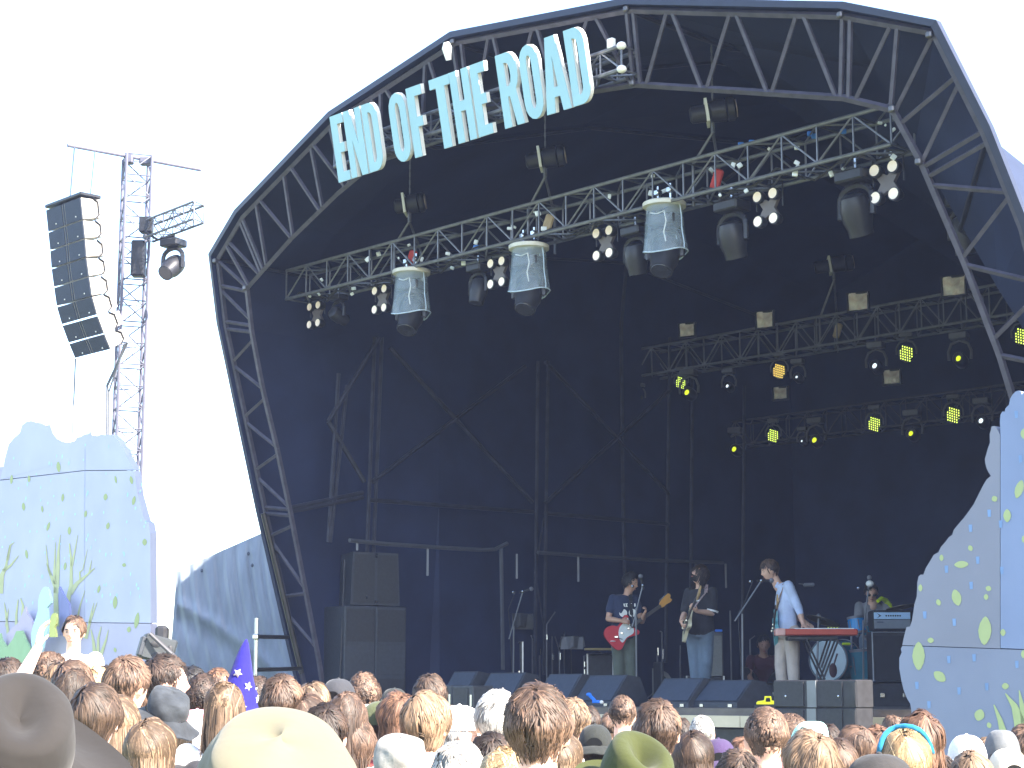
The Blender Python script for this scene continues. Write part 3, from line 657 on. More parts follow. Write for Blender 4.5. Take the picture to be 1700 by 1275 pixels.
LE = [(76.6,348.2),(80.5,385.3),(83.7,416),(85.8,446),(90,477),(94.6,508.8),(103.4,539.6),(114.7,569.9),(125.3,595.3)]
RE = [(134.1,333.4),(137,369.4),(140.1,399.4),(144.7,429.4),(149.3,461.9),(154.2,494.7),(161.7,526.5),(171.2,556.5),(183.6,581.2)]
A0 = at(76.6, 348.2, 26); fd = []
def lap(px, py):      # point in a plane through A0 spanned by U and the sloping stack
    d = ray(px, py); t = (A0-CAM).dot(N)/d.dot(N); return CAM+d*t
cabf = mat('array_grille', (.018, .027, .052), .6, .1, var=.2, scale=40, bump=.4, bscale=300); cabs = mat('array_side', (.40, .37, .33), .5, var=.1)
zs = [lap(*e).z for e in RE]
off = 0; Lp = []
wd = (lap(*RE[0])-A0).dot(U)
# walk down: each cabinet keeps the same width; the stack steps back as its lower boxes tilt down
for i, (e, r_) in enumerate(zip(LE, RE)):
    # solve for depth so that the left edge lies at constant U
    d = ray(*e); k = (A0-CAM).dot(U)/d.dot(U); Lp.append(CAM+d*k)
for i in range(8):
    p0, p1 = Lp[i], Lp[i+1]; dn = (p1-p0); bk = -N*.34+dn.normalized().dot(N)*0*N; nx = U*wd
    tilt = dn.normalized(); nb = (U.cross(tilt)).normalized(); nb = nb if nb.dot(N) < 0 else -nb
    c = thing('x', None, None)
    bpy.data.objects.remove(c)
    g0, g1 = p0+tilt*.012, p1-tilt*.012; D1 = nb*.36
    t_ = tilt*.03
    mb = MB(); v8 = [g0, g0+nx, g1+nx, g1, g0+D1+t_*1.2, g0+nx+D1+t_*1.2, g1+nx+D1-t_*1.2, g1+D1-t_*1.2]
    mb.add(v8, [(0,3,2,1),(4,5,6,7),(0,1,5,4),(3,7,6,2),(0,4,7,3),(1,2,6,5)])
    cb = mb.build('speaker_cabinet', cabs, la, world=True); MW[cb.name] = MW[la.name]
    mb = MB(); f = -nb*.012
    for u0, u1 in ((.015, .455), (.485, .515), (.545, .985)):
        h0, h1 = g0+nx*u0, g0+nx*u1; k0, k1 = g1+nx*u0, g1+nx*u1
        mb.add([h0+f, h1+f, k1+f, k0+f, h0+nb*.01, h1+nb*.01, k1+nb*.01, k0+nb*.01], [(0,3,2,1),(0,1,5,4),(3,7,6,2),(0,4,7,3),(1,2,6,5)])
    mb.build('grille', cabf, cb, world=True)
    mb = MB()
    for u_ in (.27, .83): mb.ell(g0.lerp(g1, .8)+nx*u_+f*1.3, .012, .012, .012, n=6, m=4)
    mb.build('badge', white, cb, world=True)
    mb = MB(); m0 = g0+nx+nb*.18+U*.01; m1 = g1+nx+nb*.18+U*.01
    mb.path([m0, m0+nb*.08+tilt*.06, m1+nb*.08-tilt*.06, m1], .012); mb.build('handle', blackm, cb, world=True)
mb = MB(); q0 = Lp[0]+Z*.03; mb.bbox((q0+nx*.5-N*.15)+Z*.02, (wd*1.03, .34, .05), .01, Matrix.Rotation(STG, 3, 'Z'))
mb.build('fly_frame', blackm, la, world=True)
mb = MB(); mb.tube(q0+nx*.5-N*.1, a1.lerp(a2, .05), .012); mb.tube(q0+nx*.9-N*.2, a1.lerp(a2, .2), .008); mb.build('hanging_cable', chrome, la, world=True)
mb = MB(); mb.tube(Lp[8], Lp[8]-Z*3.4, .012); mb.path([Lp[8]+nx+nb*.3, at(178, 640, 26.2), at(177, 690, 26.2), at(179, 760, 26.2)], .022); mb.path([Lp[8]+nx+nb*.25, at(181, 650, 26.2), at(180, 760, 26.2)], .015); mb.build('cable_drop', mat('grey_cable', (.12,.13,.15), .5), la, world=True)
tm = thing('moving_lamp', 'grey moving lamp hanging outdoors from the arm of the lattice tower', 'stage light', at(288, 398, 26.2), -.5, None, .95)
movhead(tm, V((0, 0, 0)), 1, -.9)
ta = thing('truss_arm', 'short truss arm reaching right from the lattice tower', 'truss', at(250, 385, 26.6), 0)
mb = MB(); p, r_ = at(238, 383, 26.6), at(322, 352, 25.6); r_.z = p.z+.18
boxtruss(mb, p+Z*.15, r_, .26, V((.1, .24, 0)), 5, .018, .009); mb.build('truss_frame', alu, ta, world=True)
mb = MB(); mb.bbox(at(243, 374, 26.6), (.2,.16,.24), .02); mb.bbox(at(230, 430, 26.8), (.2,.2,.55), .02); mb.path([at(232, 380, 26.6), at(262, 398, 26.4), at(290, 392, 26.2)], .02); mb.build('junction_box', blackm, ta, world=True)
# ================================================================ SIDE TENT
tn = thing('side_tent', 'blue-grey vinyl tent cover with draped folds left of the stage leg', 'tent', at(380, 1000, 29)*V((1, 1, 0)) if False else (at(380, 1100, 29).x, 29, 0))
def tentpt(u, v):
    x = 287+u*(520-287); topy = 945-(945-843)*u if u > .06 else 948-(u/.06)*9
    tx = 298+u*(530-298)
    px_ = tx+(x-12-tx)*v if u < .2 else tx+(x-tx)*v
    py_ = topy+(1260-topy)*v
    uu = u-.42*v**1.6; dd = (-.045*sin(uu*62+1.2*sin(uu*11))*(1-v)**1.3-.02*sin(uu*137)*(1-v)**2)*v/(v+.12)
    # big swag fold sweeping down to the right
    cy_ = .25+.75*u**.8*1.0; dv = v-(.18+.62*u)
    dd += -.07*math.exp(-(dv/.035)**2)+.05*math.exp(-((dv-.08)/.06)**2)
    dd += -.015*sin((v*3+u*2)*6)*v
    return at(px_, py_, 29.3+dd-.8*u)
MB().grid(tentpt, 120, 70).build('tent_cover', mat('tent_vinyl', (.34, .39, .45), .42, var=.14, scale=2.5, stretch=(3,3,.6), bump=.25, bscale=6, spec=.6), tn, smooth=2, world=True)
MB().prism([tentpt(0, 0), tentpt(0, .25), tentpt(0, .6), tentpt(0, 1), tentpt(0, 1)+V((.2,1,0)), tentpt(0, 0)+V((.4,1,-.1))], (-.05, .02, 0)).build('end_wall', MC['tent_vinyl'], tn, world=True)
mb = MB()
for u, v in ((.50,.07),(.53,.13),(.17,.06)): mb.ell(tentpt(u, v)-V((0,.06,0)), .022, .02, .03)
mb.build('tie_patches', mat('patch_grey', (.10,.12,.15), .6), tn, world=True)
sp_ = thing('scaffold_rail', 'pale scaffold pole with two dark crossbars in front of the side tent', 'scaffold', at(425, 1150, 20)*V((1, 1, 0)) if False else (at(425, 1150, 21).x, 21, 0))
MB().tube(at(426, 1026, 21), (at(425, 1150, 21).x, 21, 0), .022, n=8).build('pole', mat('galv_pole', (.5, .52, .5), .35, .6), sp_, world=True)
mb = MB(); mb.tube(at(424, 1057, 21), at(478, 1058, 21.6), .024, n=8); mb.tube(at(424, 1112, 21), at(500, 1110, 21.6), .024, n=8); mb.build('crossbar', blackm, sp_, world=True)
MB().bbox(at(425, 1057, 20.95), (.07,.07,.06), .01).build('coupler', chrome, sp_, world=True)
bx = thing('stage_lamp_case', 'grey case with round handles tilted beside the left painted rock', 'equipment case', at(262, 1078, 19), .3)
rt_ = Matrix.Rotation(.25, 3, 'Y')
MB().bbox((0,0,0), (.34,.22,.26), .02, rt_).build('case_body', mat('case_grey', (.035,.04,.045), .5), bx)
mb = MB(); mb.ell((-.03,-.11,.05), .06,.01,.035); mb.ell((-.02,-.11,-.06), .06,.01,.03); mb.ell((.11,-.12,-.02), .03,.01,.06); mb.build('hand_hole', black, bx)
MB().bbox((-.17,-.02,.03), (.05,.2,.2), .01, rt_).build('corner_cap', boxpaint, bx)
b2 = tag(MB().bbox(at(269, 1058, 19.3), (.12,.2,.24), .03).ell(at(270, 1044, 19.3), .04,.05,.03).build('lamp_housing', black), 'small black lamp housing between the left rock and the tent', 'lamp')
tag(MB().tube(at(249, 1052, 18.8), at(292, 1092, 18.8), .022, n=8).build('tilted_pole', mat('grey_pole', (.06,.06,.07), .4)), 'dark tilted pole leaning over the grey case', 'pole')
# ================================================================ PA STACK AND WEDGES
def rotz(a): return Matrix.Rotation(a, 3, 'Z')
PD = 24.3
pa = thing('speaker_stack', 'tall black speaker stack with tapered top cabinet at the left corner of the stage', 'loudspeakers', (at(601, 1100, PD-.2).x, PD, DECK), R(31))
paf = mat('bass_grille', (.028, .029, .034), .6, .1, var=.15, scale=30, bump=.4, bscale=260)
h0 = at(600, 1008, PD).z-DECK
for s_ in (-1, 1):
    sb = MB().bbox((s_*.225, .0, h0/2), (.445, .70, h0), .012).build('bass_cabinet', boxpaint, pa)
    mb = MB(); mb.box((s_*.225, -.353, h0*.80), (.40, .012, h0*.33)); mb.build('grille', paf, sb)
    def horn(u, v): return (s_*.225+(u-.5)*.40, -.352+.0+(.16*sin(v*pi)**.7*(.45+.55*abs(2*u-1)**2*0+.3)), h0*(.60-.30*v))
    MB().grid(horn, 9, 9).build('horn_mouth', paf, sb, smooth=True)
    MB().box((s_*.225, -.353, h0*.14), (.40, .012, h0*.24)).build('lower_grille', paf, sb)
h1 = at(600, 920, PD).z-DECK-h0
mb = MB(); w1, w2, d1, d2 = .36, .33, .28, .28; zb, zt_ = h0+.012, h0+h1
mb.add([(-w1,-.33,zb),(w1,-.33,zb),(.22,.3,zb),(-.22,.3,zb),(-w2,-.33,zt_),(w2,-.33,zt_),(.2,.3,zt_),(-.2,.3,zt_)], [(3,2,1,0),(4,5,6,7),(0,1,5,4),(1,2,6,5),(2,3,7,6),(3,0,4,7)])
tc = mb.build('top_cabinet', boxpaint, pa)
mb = MB()
for s_ in (-1, 1): mb.add([(s_*.02,-.342,zb+.03),(s_*.33,-.342,zb+.03),(s_*.31,-.342,zt_-.03),(s_*.02,-.342,zt_-.03)], [(0,1,2,3) if s_ > 0 else (3,2,1,0)])
mb.build('grille', paf, tc)
mb = MB(); mb.box((0,-.345,zt_-.04),(.03,.01,.05)); mb.box((0,-.345,zb+.04),(.03,.01,.04)); mb.box((-.14,-.35,zb+.1),(.02,.01,.04)); mb.build('catches', chrome, tc)
MB().path([(-w1-.03,-.2,zt_-.1),(-.43,-.25,zb),(-.47,-.3,h0*.5),(-.5,-.32,.1)], .012).build('speaker_cable', black, pa)
# floor monitors seen from behind
wm = mat('wedge_grille', (.042, .052, .075), .55, var=.1, scale=20, bump=.3, bscale=250)
def wedge(px0, px1, ytop, b_, label):
    a_ = st((px0+px1)/2, 1165, b_); t = thing('floor_monitor', label, 'floor monitor', (a_.x, a_.y, DECK), STG-.12, 'floor monitors along the stage front')
    h = st((px0+px1)/2, ytop, b_+.15).z-DECK; wd_ = (px1-px0)*a_.y/3040/abs(cos(STG))*.98; q = wd_/2
    pr = [(-.25,0),(-.25,.05),(-.02,h),(.16,h*.93),(.27,.08),(.27,0)]
    mb = MB(); mb.prism([(-q, y, z) for y, z in pr], (2*q, 0, 0)); w_ = mb.build('cabinet', boxpaint, t)
    n_ = V((0, -(h-.05), .23)).normalized()*.006
    mb = MB(); c_ = [V((-q+.02,-.243,.065)), V((q-.02,-.243,.065)), V((q-.03,-.032,h-.02)), V((-q+.03,-.032,h-.02))]
    mb.prism([p+n_*.3 for p in c_], n_); mb.build('grille', wm, t)
    mb = MB(); mb.box((q*.7, -.256, .02), (.06,.01,.03)); mb.box((-q*.6, -.256, .02), (.05,.01,.03)); mb.build('socket', chrome, t)
    return t
for x0, x1, y, b_, l in [(752,800,1115,-1.0,'leftmost floor monitor, beside the small grey boxes'),(812,880,1117,-1.1,'floor monitor second from the left behind the grey-haired listener'),(912,973,1119,-1.2,'floor monitor just right of the tall brown-haired head'),
        (979,1047,1121,-1.2,'floor monitor below the guitarist in the navy shirt'),(1105,1173,1126,-1.3,'floor monitor below the guitarist in black'),(1180,1253,1129,-1.3,'floor monitor nearest the yellow clamp')]:
    wedge(x0, x1, y, b_, l)
for i, (x, w_, yt, yb, l) in enumerate([(750,30,1138,1170,'small grey front-fill box, left one below the leftmost monitor'),(785,28,1140,1170,'small grey front-fill box right of its twin')]):
    p = st(x, (yt+yb)/2, -2.6); t = thing('fill_speaker', l, 'loudspeaker', p, STG, 'front-fill speakers')
    MB().bbox((0,0,-.05), (.34,.3,.32), .01).build('cabinet', boxpaint, t); MB().box((-.03,-.154,-.05), (.24,.01,.27)).build('grille', paf, t); MB().box((.14,-.154,-.05), (.03,.01,.12)).build('handle', chrome, t)
for c_ in range(2):
    for r_ in range(2):
        p = st((1338, 1402)[c_], (1152, 1198)[r_]-(0, 0)[r_], -2.75)
        t = thing('fill_speaker', ('upper', 'lower')[r_]+(' black speaker box with grey side strip, left column beside the yellow clamp', ' black speaker box in the right column below the keyboard')[c_], 'loudspeaker', p, STG-.03, 'front-fill speakers')
        MB().bbox((0,-.03,0), (.50,.24,.245), .01).build('cabinet', black, t); MB().box((-.07,-.155,0), (.34,.012,.215)).build('grille', paf, t)
        MB().box((.19 if c_ == 0 else -.22,-.153,0), (.10 if c_ == 0 else .06,.01,.235)).build('side_strip', mat('strip_grey', (.16,.17,.18), .6) if c_ == 0 else boxpaint, t)
        if c_: MB().box((.225,-.154,0), (.03,.012,.2)).build('hinge_rail', blackm, t)
        if r_ == 0: MB().ell((.06 if c_ else -.1,-.162,-.02), .012,.01,.012).build('badge', chrome, t)
yc = thing('yellow_clamp', 'bright yellow plastic clamp lying at the stage front edge', 'clamp', st(1275, 1166, -2.2))
ym = mat('yellow_plastic', (.85, .78, .02), .4); mb = MB(); mb.path([(-.1,0,0),(-.03,0,.01),(-.025,0,.05),(.025,0,.05),(.03,0,.01),(.1,0,0)], .012); mb.bbox((0,0,-.01),(.22,.06,.03),.008); mb.build('clamp_body', ym, yc)
MB().bbox((0,0,-.04),(.26,.08,.04),.01).build('base', black, yc)
bc = thing('blue_clamp', 'bright blue plastic clamp between two floor monitors', 'clamp', st(983, 1160, -1.9)); bmm = mat('blue_plastic', (.02, .18, .75), .4)
mb = MB(); mb.tube((-.04,0,.05),(.03,0,-.02),.02); mb.tube((.0,0,-.03),(.08,0,-.03),.018); mb.ell((-.035,0,.045),.03,.02,.02); mb.build('clamp_body', bmm, bc)
MB().ell((.1,0,-.035),.022,.02,.02).build('knob', white, bc)
# ================================================================ PEOPLE
DG = None
def remesh(mb, vox, sm=4):
    me = bpy.data.meshes.new('tmp'); me.from_pydata([tuple(p) for p in mb.v], [], mb.f); me.update()
    o = bpy.data.objects.new('tmp', me); SC.collection.objects.link(o)
    r_ = o.modifiers.new('r', 'REMESH'); r_.mode = 'VOXEL'; r_.voxel_size = vox; r_.use_smooth_shade = True
    s_ = o.modifiers.new('s', 'SMOOTH'); s_.factor = .5; s_.iterations = sm
    dg = bpy.context.evaluated_depsgraph_get(); out = bpy.data.meshes.new_from_object(o.evaluated_get(dg), depsgraph=dg)
    bpy.data.objects.remove(o); bpy.data.meshes.remove(me)
    out.polygons.foreach_set('use_smooth', [True]*len(out.polygons)); out.materials.clear(); return out
def link(me, name, m, parent):
    if m and not me.materials: me.materials.append(m)
    me.name = name; o = bpy.data.objects.new(name, me); SC.collection.objects.link(o); o.parent = parent
    if m: o.material_slots[0].link = 'OBJECT'; o.material_slots[0].material = m
    return o
def limb(mb, pts, rs, n=10):
    for i in range(len(pts)-1):
        a, b = V(pts[i]), V(pts[i+1]); mb.tube(a, b, rs[i], rs[i+1], n=n)
        mb.ell(a, rs[i], rs[i], rs[i], n=n, m=6)
    mb.ell(V(pts[-1]), rs[-1], rs[-1], rs[-1], n=n, m=6)
def loft(mb, secs, n=18):      # secs: (centre, right, forward, rx, ry)
    vs_ = []
    for c, r_, f, rx, ry in secs:
        for k in range(n):
            t = 2*pi*k/n; ct, s_ = cos(t), sin(t); e = .8
            vs_.append(V(c)+V(r_)*rx*math.copysign(abs(ct)**e, ct)+V(f)*ry*math.copysign(abs(s_)**e, s_))
    m = len(secs)
    fs = [(i*n+k, i*n+(k+1) % n, (i+1)*n+(k+1) % n, (i+1)*n+k) for i in range(m-1) for k in range(n)]
    fs += [tuple(range(n))[::-1], tuple((m-1)*n+k for k in range(n))]; mb.add(vs_, fs)
def g3(x, y, z, s_): return math.exp(-(x*x+y*y+z*z)/(s_*s_))
def head_r(d):                 # unit direction (x right, y forward, z up) -> surface point, head centred mid-skull
    x, y, z = d
    rx, ry, rz = .076, .094, .118
    p = V((x*rx, y*ry, z*rz))
    if z < 0: p.x *= 1-.28*(-z)**1.3; 
    if y > 0:
        zz = z
        p.y += .024*g3(x/.22, 0, (zz+.10)/.16, 1)                      # nose
        p.y += .010*g3(x/.2, 0, (zz+.2)/.09, 1)
        p.y -= .013*(g3((abs(x)-.38)/.2, 0, (zz-.06)/.13, 1))           # eye sockets
        p.y += .008*g3(x/.6, 0, (zz-.22)/.12, 1)                        # brow
        p.y += .009*g3(x/.28, 0, (zz+.48)/.07, 1)+.008*g3(x/.26, 0, (zz+.60)/.06, 1)   # lips
        p.y -= .005*g3(x/.3, 0, (zz+.54)/.03, 1)
        p.y += .020*g3(x/.35, 0, (zz+.86)/.2, 1)                        # chin
    else: 
        if z < -.2: p.y *= 1-.35*(-z-.2)
    return p
def head_mesh(mb, c, R3, s_=1, jaw=1, ears=True):
    vs_ = []; n, m = 36, 26
    for i in range(m+1):
        ph = pi*i/m
        for k in range(n):
            t = 2*pi*k/n; vs_.append(V(c)+R3 @ (head_r((sin(ph)*cos(t), sin(ph)*sin(t), cos(ph)))*s_))
    fs = [(i*n+k, (i+1)*n+k, (i+1)*n+(k+1) % n, i*n+(k+1) % n) for i in range(m) for k in range(n)]
    mb.add(vs_, fs)
    if ears:
        for q in (-1, 1):
            E_ = R3.to_4x4() @ Matrix.Rotation(q*-.35, 4, 'Z')
            mb.ell(V(c)+R3 @ V((q*.081*s_, -.008*s_, -.012*s_)), .010*s_, .019*s_, .033*s_, E_, n=10, m=8)
def hand(mb, w_, d, nrm, thumb, curl=.5, s_=1):    # wrist, pointing direction, palm normal, thumb side
    d = d.normalized(); nrm = (nrm-d*nrm.dot(d)).normalized(); sd_ = (thumb-d*thumb.dot(d)-nrm*thumb.dot(nrm)).normalized()
    M = Matrix((sd_, nrm, d)).transposed().to_4x4(); w_ = V(w_)
    mb.ell(w_+d*.045*s_, .040*s_, .016*s_, .052*s_, M, n=12, m=8)
    for i, L in enumerate((.066, .076, .070, .054)):
        o = w_+d*.082*s_+sd_*(.028-.019*i)*s_; a1 = curl*.9; q = d*cos(a1)+nrm*sin(a1); k1 = o+q*L*.5*s_
        a2 = curl*2.0; q2 = d*cos(a2)+nrm*sin(a2); k2 = k1+q2*L*.45*s_
        limb(mb, [o, k1, k2], [.0095*s_, .0085*s_, .0075*s_], 7)
    b = w_+d*.022*s_+sd_*.030*s_; t1 = b+(d*.7+sd_*.7+nrm*.25).normalized()*.038*s_; t2 = t1+(d*.85+sd_*.2+nrm*.5).normalized()*.032*s_
    limb(mb, [b, t1, t2], [.013*s_, .011*s_, .009*s_], 7)
def frame3(right, fwd):
    r_ = V(right).normalized(); u = r_.cross(V(fwd)).normalized(); f = u.cross(r_); return Matrix((r_, f, u)).transposed()
STAND = dict(pel=(0,0,.95), wai=(0,.0,1.10), che=(0,0,1.30), nek=(0,-.01,1.47), hed=(0,.01,1.635), right=(1,0,0), hfwd=(0,1,0), hright=(1,0,0),
    shL=(-.175,-.01,1.42), elL=(-.235,-.03,1.13), wrL=(-.24,.05,.89), hdL=(-.02,.1,-1), shR=(.175,-.01,1.42), elR=(.235,-.03,1.13), wrR=(.24,.05,.89), hdR=(.02,.1,-1),
    hiL=(-.09,0,.92), knL=(-.10,.02,.50), anL=(-.11,-.02,.09), hiR=(.09,0,.92), knR=(.10,.02,.50), anR=(.11,-.02,.09), toe=(0,1,0), palmL=(1,0,0), palmR=(-1,0,0), thL=(0,1,0), thR=(0,1,0), curl=.35)
def figure(J, vox=.010, fem=0, wide=1, hs=1, sleeve=.55, longsleeve=False, trou=True, fwd=None):
    g = dict(STAND); g.update(J); J = {k: (V(v) if isinstance(v, tuple) else v) for k, v in g.items()}
    rt_ = J['right'].normalized()
    def sec(k, nx, rx, ry, gx=0):
        ax = (J[nx]-J[k]).normalized() if nx else V((0, 0, 1)); r_ = (rt_-ax*rt_.dot(ax)).normalized(); f = ax.cross(r_); return (J[k], r_, f, rx*wide+gx, ry*wide+gx)
    cw = 1-.1*fem
    def torso(mb, g_=0, lo=True, top=True):
        S_ = []
        lowc = J['pel']-(J['wai']-J['pel']).normalized()*.10
        a = sec('pel', 'wai', .160+.01*fem, .112, g_)
        S_.append((lowc, a[1], a[2], .13+g_, .10+g_)); S_.append(a); S_.append(sec('wai', 'che', .138*cw, .100, g_))
        m1 = sec('che', 'nek', .168*cw, .115, g_); S_.append(m1)
        sh = (J['shL']+J['shR'])/2; ax = (J['nek']-J['che']).normalized()
        S_.append((sh-ax*.03, m1[1], m1[2], .165*cw+g_, .098+g_)); S_.append((sh+ax*.025, m1[1], m1[2], .12+g_, .075+g_)); S_.append((J['nek']-ax*.012, m1[1], m1[2], .066+g_*.8, .062+g_*.8))
        loft(mb, S_)
    mb = MB(); torso(mb)
    limb(mb, [J['nek']-V((0,0,.05)), J['nek'].lerp(J['hed'], .62)], [.060*hs, .053*hs], 12)
    H = frame3(J['hright'], J['hfwd']); head_mesh(mb, J['hed'], H, hs)
    for s_ in 'LR':
        limb(mb, [J['sh'+s_], J['sh'+s_].lerp(J['el'+s_], .5), J['el'+s_], J['el'+s_].lerp(J['wr'+s_], .35), J['wr'+s_]], [.055, .047, .038, .039, .026])
        hand(mb, J['wr'+s_], J['hd'+s_], J['palm'+s_], J['th'+s_], J.get('curl'+s_, J['curl']))
        limb(mb, [J['hi'+s_], J['hi'+s_].lerp(J['kn'+s_], .5), J['kn'+s_], J['kn'+s_].lerp(J['an'+s_], .35), J['an'+s_]], [.088, .074, .054, .054, .038])
        t = J['an'+s_]; f = J['toe'].normalized(); limb(mb, [t+V((0,0,-.03))-f*.02, t+V((0,0,-.055))+f*.13], [.042, .03])
    body = remesh(mb, vox)
    mb = MB(); torso(mb, .016)
    for s_ in 'LR':
        if longsleeve: limb(mb, [J['sh'+s_], J['el'+s_], J['el'+s_].lerp(J['wr'+s_], longsleeve)], [.066, .053, .042])
        else: limb(mb, [J['sh'+s_], J['sh'+s_].lerp(J['el'+s_], sleeve)], [.064, .066])
    for i in range(0, 0): pass
    shirt = remesh(mb, .014, 3)
    mb = MB()
    a = sec('pel', 'wai', .168, .122); lowc = J['pel']-(J['wai']-J['pel']).normalized()*.11
    loft(mb, [(lowc, a[1], a[2], .145, .115), a, (J['pel'].lerp(J['wai'], .35), a[1], a[2], .155, .115)])
    for s_ in 'LR': limb(mb, [J['hi'+s_], J['kn'+s_], J['an'+s_]+V((0,0,.02))], [.102, .078, .066])
    trs = remesh(mb, .016, 3)
    mb = MB()
    for s_ in 'LR': t = J['an'+s_]; f = J['toe'].normalized(); limb(mb, [t+V((0,0,-.035))-f*.03, t+V((0,0,-.045))+f*.14], [.052, .042])
    sho = remesh(mb, .014, 2)
    return dict(body=body, shirt=shirt, trousers=trs, shoes=sho, J=J, H=H)
# hair: a cap under many curved locks; directions in head space
def hair_mesh(style, seed, n, under=False, fine=1.0):
    rn = random.Random(seed*7+len(style)); mb = MB(); C_ = V((0, -.010, .010))
    P = dict(short=(.030, .050, 1.06, 0, -.52), crop=(.012, .022, 1.00, 0, -.50), mop=(.060, .10, 1.10, 0, -.62), fringe=(.045, .075, 1.12, 0, -.5), bob=(.12, .19, 1.08, 1, -.7), long=(.26, .40, 1.06, 1, -.7), curly=(.04, .06, 1.12, 0, -.55), shag=(.10, .15, 1.12, 1, -.62))[style]
    l0, l1, puff, hang, low = P
    if under: puff = 1.0; l0, l1 = l0*.8, l1*.8
    rx, ry, rz = .084*puff, .103*puff, .112*puff
    zmax = .12 if under else 2
    def allowed(d):
        x, y, z = d; lim = low if y < .0 else low+(1.15+(.1 if style in ('short', 'crop', 'curly') else -.05))*min(1, y/.75)
        if abs(x) > .84 and y > -.25 and z < .0 and style in ('short', 'crop'): return z > -.08
        return z > lim and z < zmax
    ph = [rn.random()*6 for _ in range(6)]; amp = {'crop': .012, 'short': .03, 'fringe': .04, 'curly': .05, 'shag': .06}.get(style, .035)
    def lump(d): return 1+amp*(sin(d.x*5+ph[0])*sin(d.z*6+ph[1])+.7*sin(d.y*9+ph[2])*sin(d.x*11+ph[3]+d.z*4))
    kt = .58 if style in ('short', 'crop', 'fringe') else .36
    def kx(z): return 1-kt*max(0, -z)**1.25
    def surf(d, k=1):
        k *= lump(d); return C_+V((d.x*rx*k*kx(d.z), d.y*ry*k*(kx(d.z)-.02 if d.y < 0 else 1), d.z*rz*k))
    N1, M1 = 32, 22; idx = {}; vs_ = []; fs = []
    for i in range(M1+1):
        for k in range(N1):
            p_ = pi*i/M1; t = 2*pi*k/N1; d = V((sin(p_)*cos(t), sin(p_)*sin(t), cos(p_))); idx[(i, k)] = len(vs_); vs_.append((surf(d, .985), d))
    for i in range(M1):
        for k in range(N1):
            q = [idx[(i, k)], idx[(i+1, k)], idx[(i+1, (k+1) % N1)], idx[(i, (k+1) % N1)]]
            if all(allowed(vs_[a][1]) for a in q): fs.append(tuple(q))
    mb.add([p for p, d in vs_], fs, .45)
    wh = V((rn.uniform(-.3, .3), -.5, .84)).normalized(); spin = rn.choice((-.6, .6))
    NC = 46 if style in ('crop', 'short') else 38; clumps = []
    while len(clumps) < NC:
        d = V((rn.gauss(0, 1), rn.gauss(0, 1), rn.gauss(0, 1))).normalized()
        if allowed(d): clumps.append((d, V((rn.gauss(0, .45), rn.gauss(0, .45), rn.gauss(0, .25))), rn.choice((.45, .65, .85, 1.05, 1.35, 1.75)), rn.uniform(0, 1), rn.uniform(.75, 1.3)))
    for _i in range(n):
        cl = rn.choice(clumps); d = (cl[0]+V((rn.gauss(0, .17), rn.gauss(0, .17), rn.gauss(0, .17)))).normalized()
        if not allowed(d): 
            d = V((rn.gauss(0, 1), rn.gauss(0, 1), rn.gauss(0, 1))).normalized()
            if not allowed(d): continue
        L = rn.uniform(l0, l1)*cl[4]; seg = 4 if style == 'crop' else (5 if style == 'short' else 7); st_ = L/seg
        p = surf(d, 1+rn.uniform(0, .03)); fl = d-wh*d.dot(wh)
        if fl.length < .05: fl = V((rn.gauss(0,1), rn.gauss(0,1), 0))
        fl.normalize(); near = max(0, 1-(d-wh).length*1.1)
        fl = fl+d.cross(wh).normalized()*spin*near*1.6 if near > 0 and d.cross(wh).length > 1e-4 else fl
        fl = fl+cl[1]*(1 if style != 'long' else .5)+V((rn.gauss(0, .12), rn.gauss(0, .12), rn.gauss(0, .1)))
        if style == 'curly': fl = V((rn.gauss(0, 1), rn.gauss(0, 1), rn.gauss(0, 1)))
        elif d.z < .5: fl = fl+V((-d.x*.35, 0, -1.0))
        w_ = rn.uniform(.003, .0065)*fine; tone = cl[2]*rn.uniform(.75, 1.3); pts = []; cur = p.copy(); v_ = fl.normalized()
        lift = (.2+cl[3])*rn.uniform(.2, 1)*{'crop': .03, 'short': .10, 'fringe': .09, 'curly': .1, 'shag': .12, 'mop': .07}.get(style, .05)
        for j in range(seg+1):
            q = cur-C_; nn = V((q.x/rx**2, q.y/ry**2, q.z/rz**2)).normalized(); pts.append((cur.copy(), nn))
            v_ = (v_-nn*v_.dot(nn)); v_ = (v_.normalized() if v_.length > 1e-3 else V((0, 0, -1)))
            if style == 'curly': v_ = (v_+nn*.55*sin(j*2.2+_i)+v_.cross(nn)*.9).normalized()
            else: v_ = (v_+V((0, 0, -.2))).normalized()
            nxt = cur+v_*st_
            if hang and nxt.z < -.03: nxt = cur+(V((0, 0, -1))+V((rn.gauss(0,.07)+.25*sin(cl[3]*9)*(.5 if style == 'shag' else .15), -.05+rn.gauss(0,.06), 0))).normalized()*st_
            elif style != 'curly':
                q = nxt-C_; dd = V((q.x/rx, q.y/ry, q.z/rz)); dl = dd.length; dn = dd.normalized(); ref = (surf(dn)-C_).length; tgt = ref*(1+.02+lift*(j+1)/seg)
                nxt = C_+q.normalized()*tgt
            cur = nxt
        vs2 = []
        for j, (q, nn) in enumerate(pts):
            a = pts[min(j+1, seg)][0]-pts[max(j-1, 0)][0]; s_ = a.cross(nn); s_ = s_.normalized() if s_.length > 1e-6 else V((1, 0, 0))
            ww = w_*(1-.9*(j/seg)**2); vs2 += [q-s_*ww+nn*.001, q+nn*.003, q+s_*ww+nn*.001]
        mb.add(vs2, [(3*j, 3*j+1, 3*j+4, 3*j+3) for j in range(seg)]+[(3*j+1, 3*j+2, 3*j+5, 3*j+4) for j in range(seg)], tone)
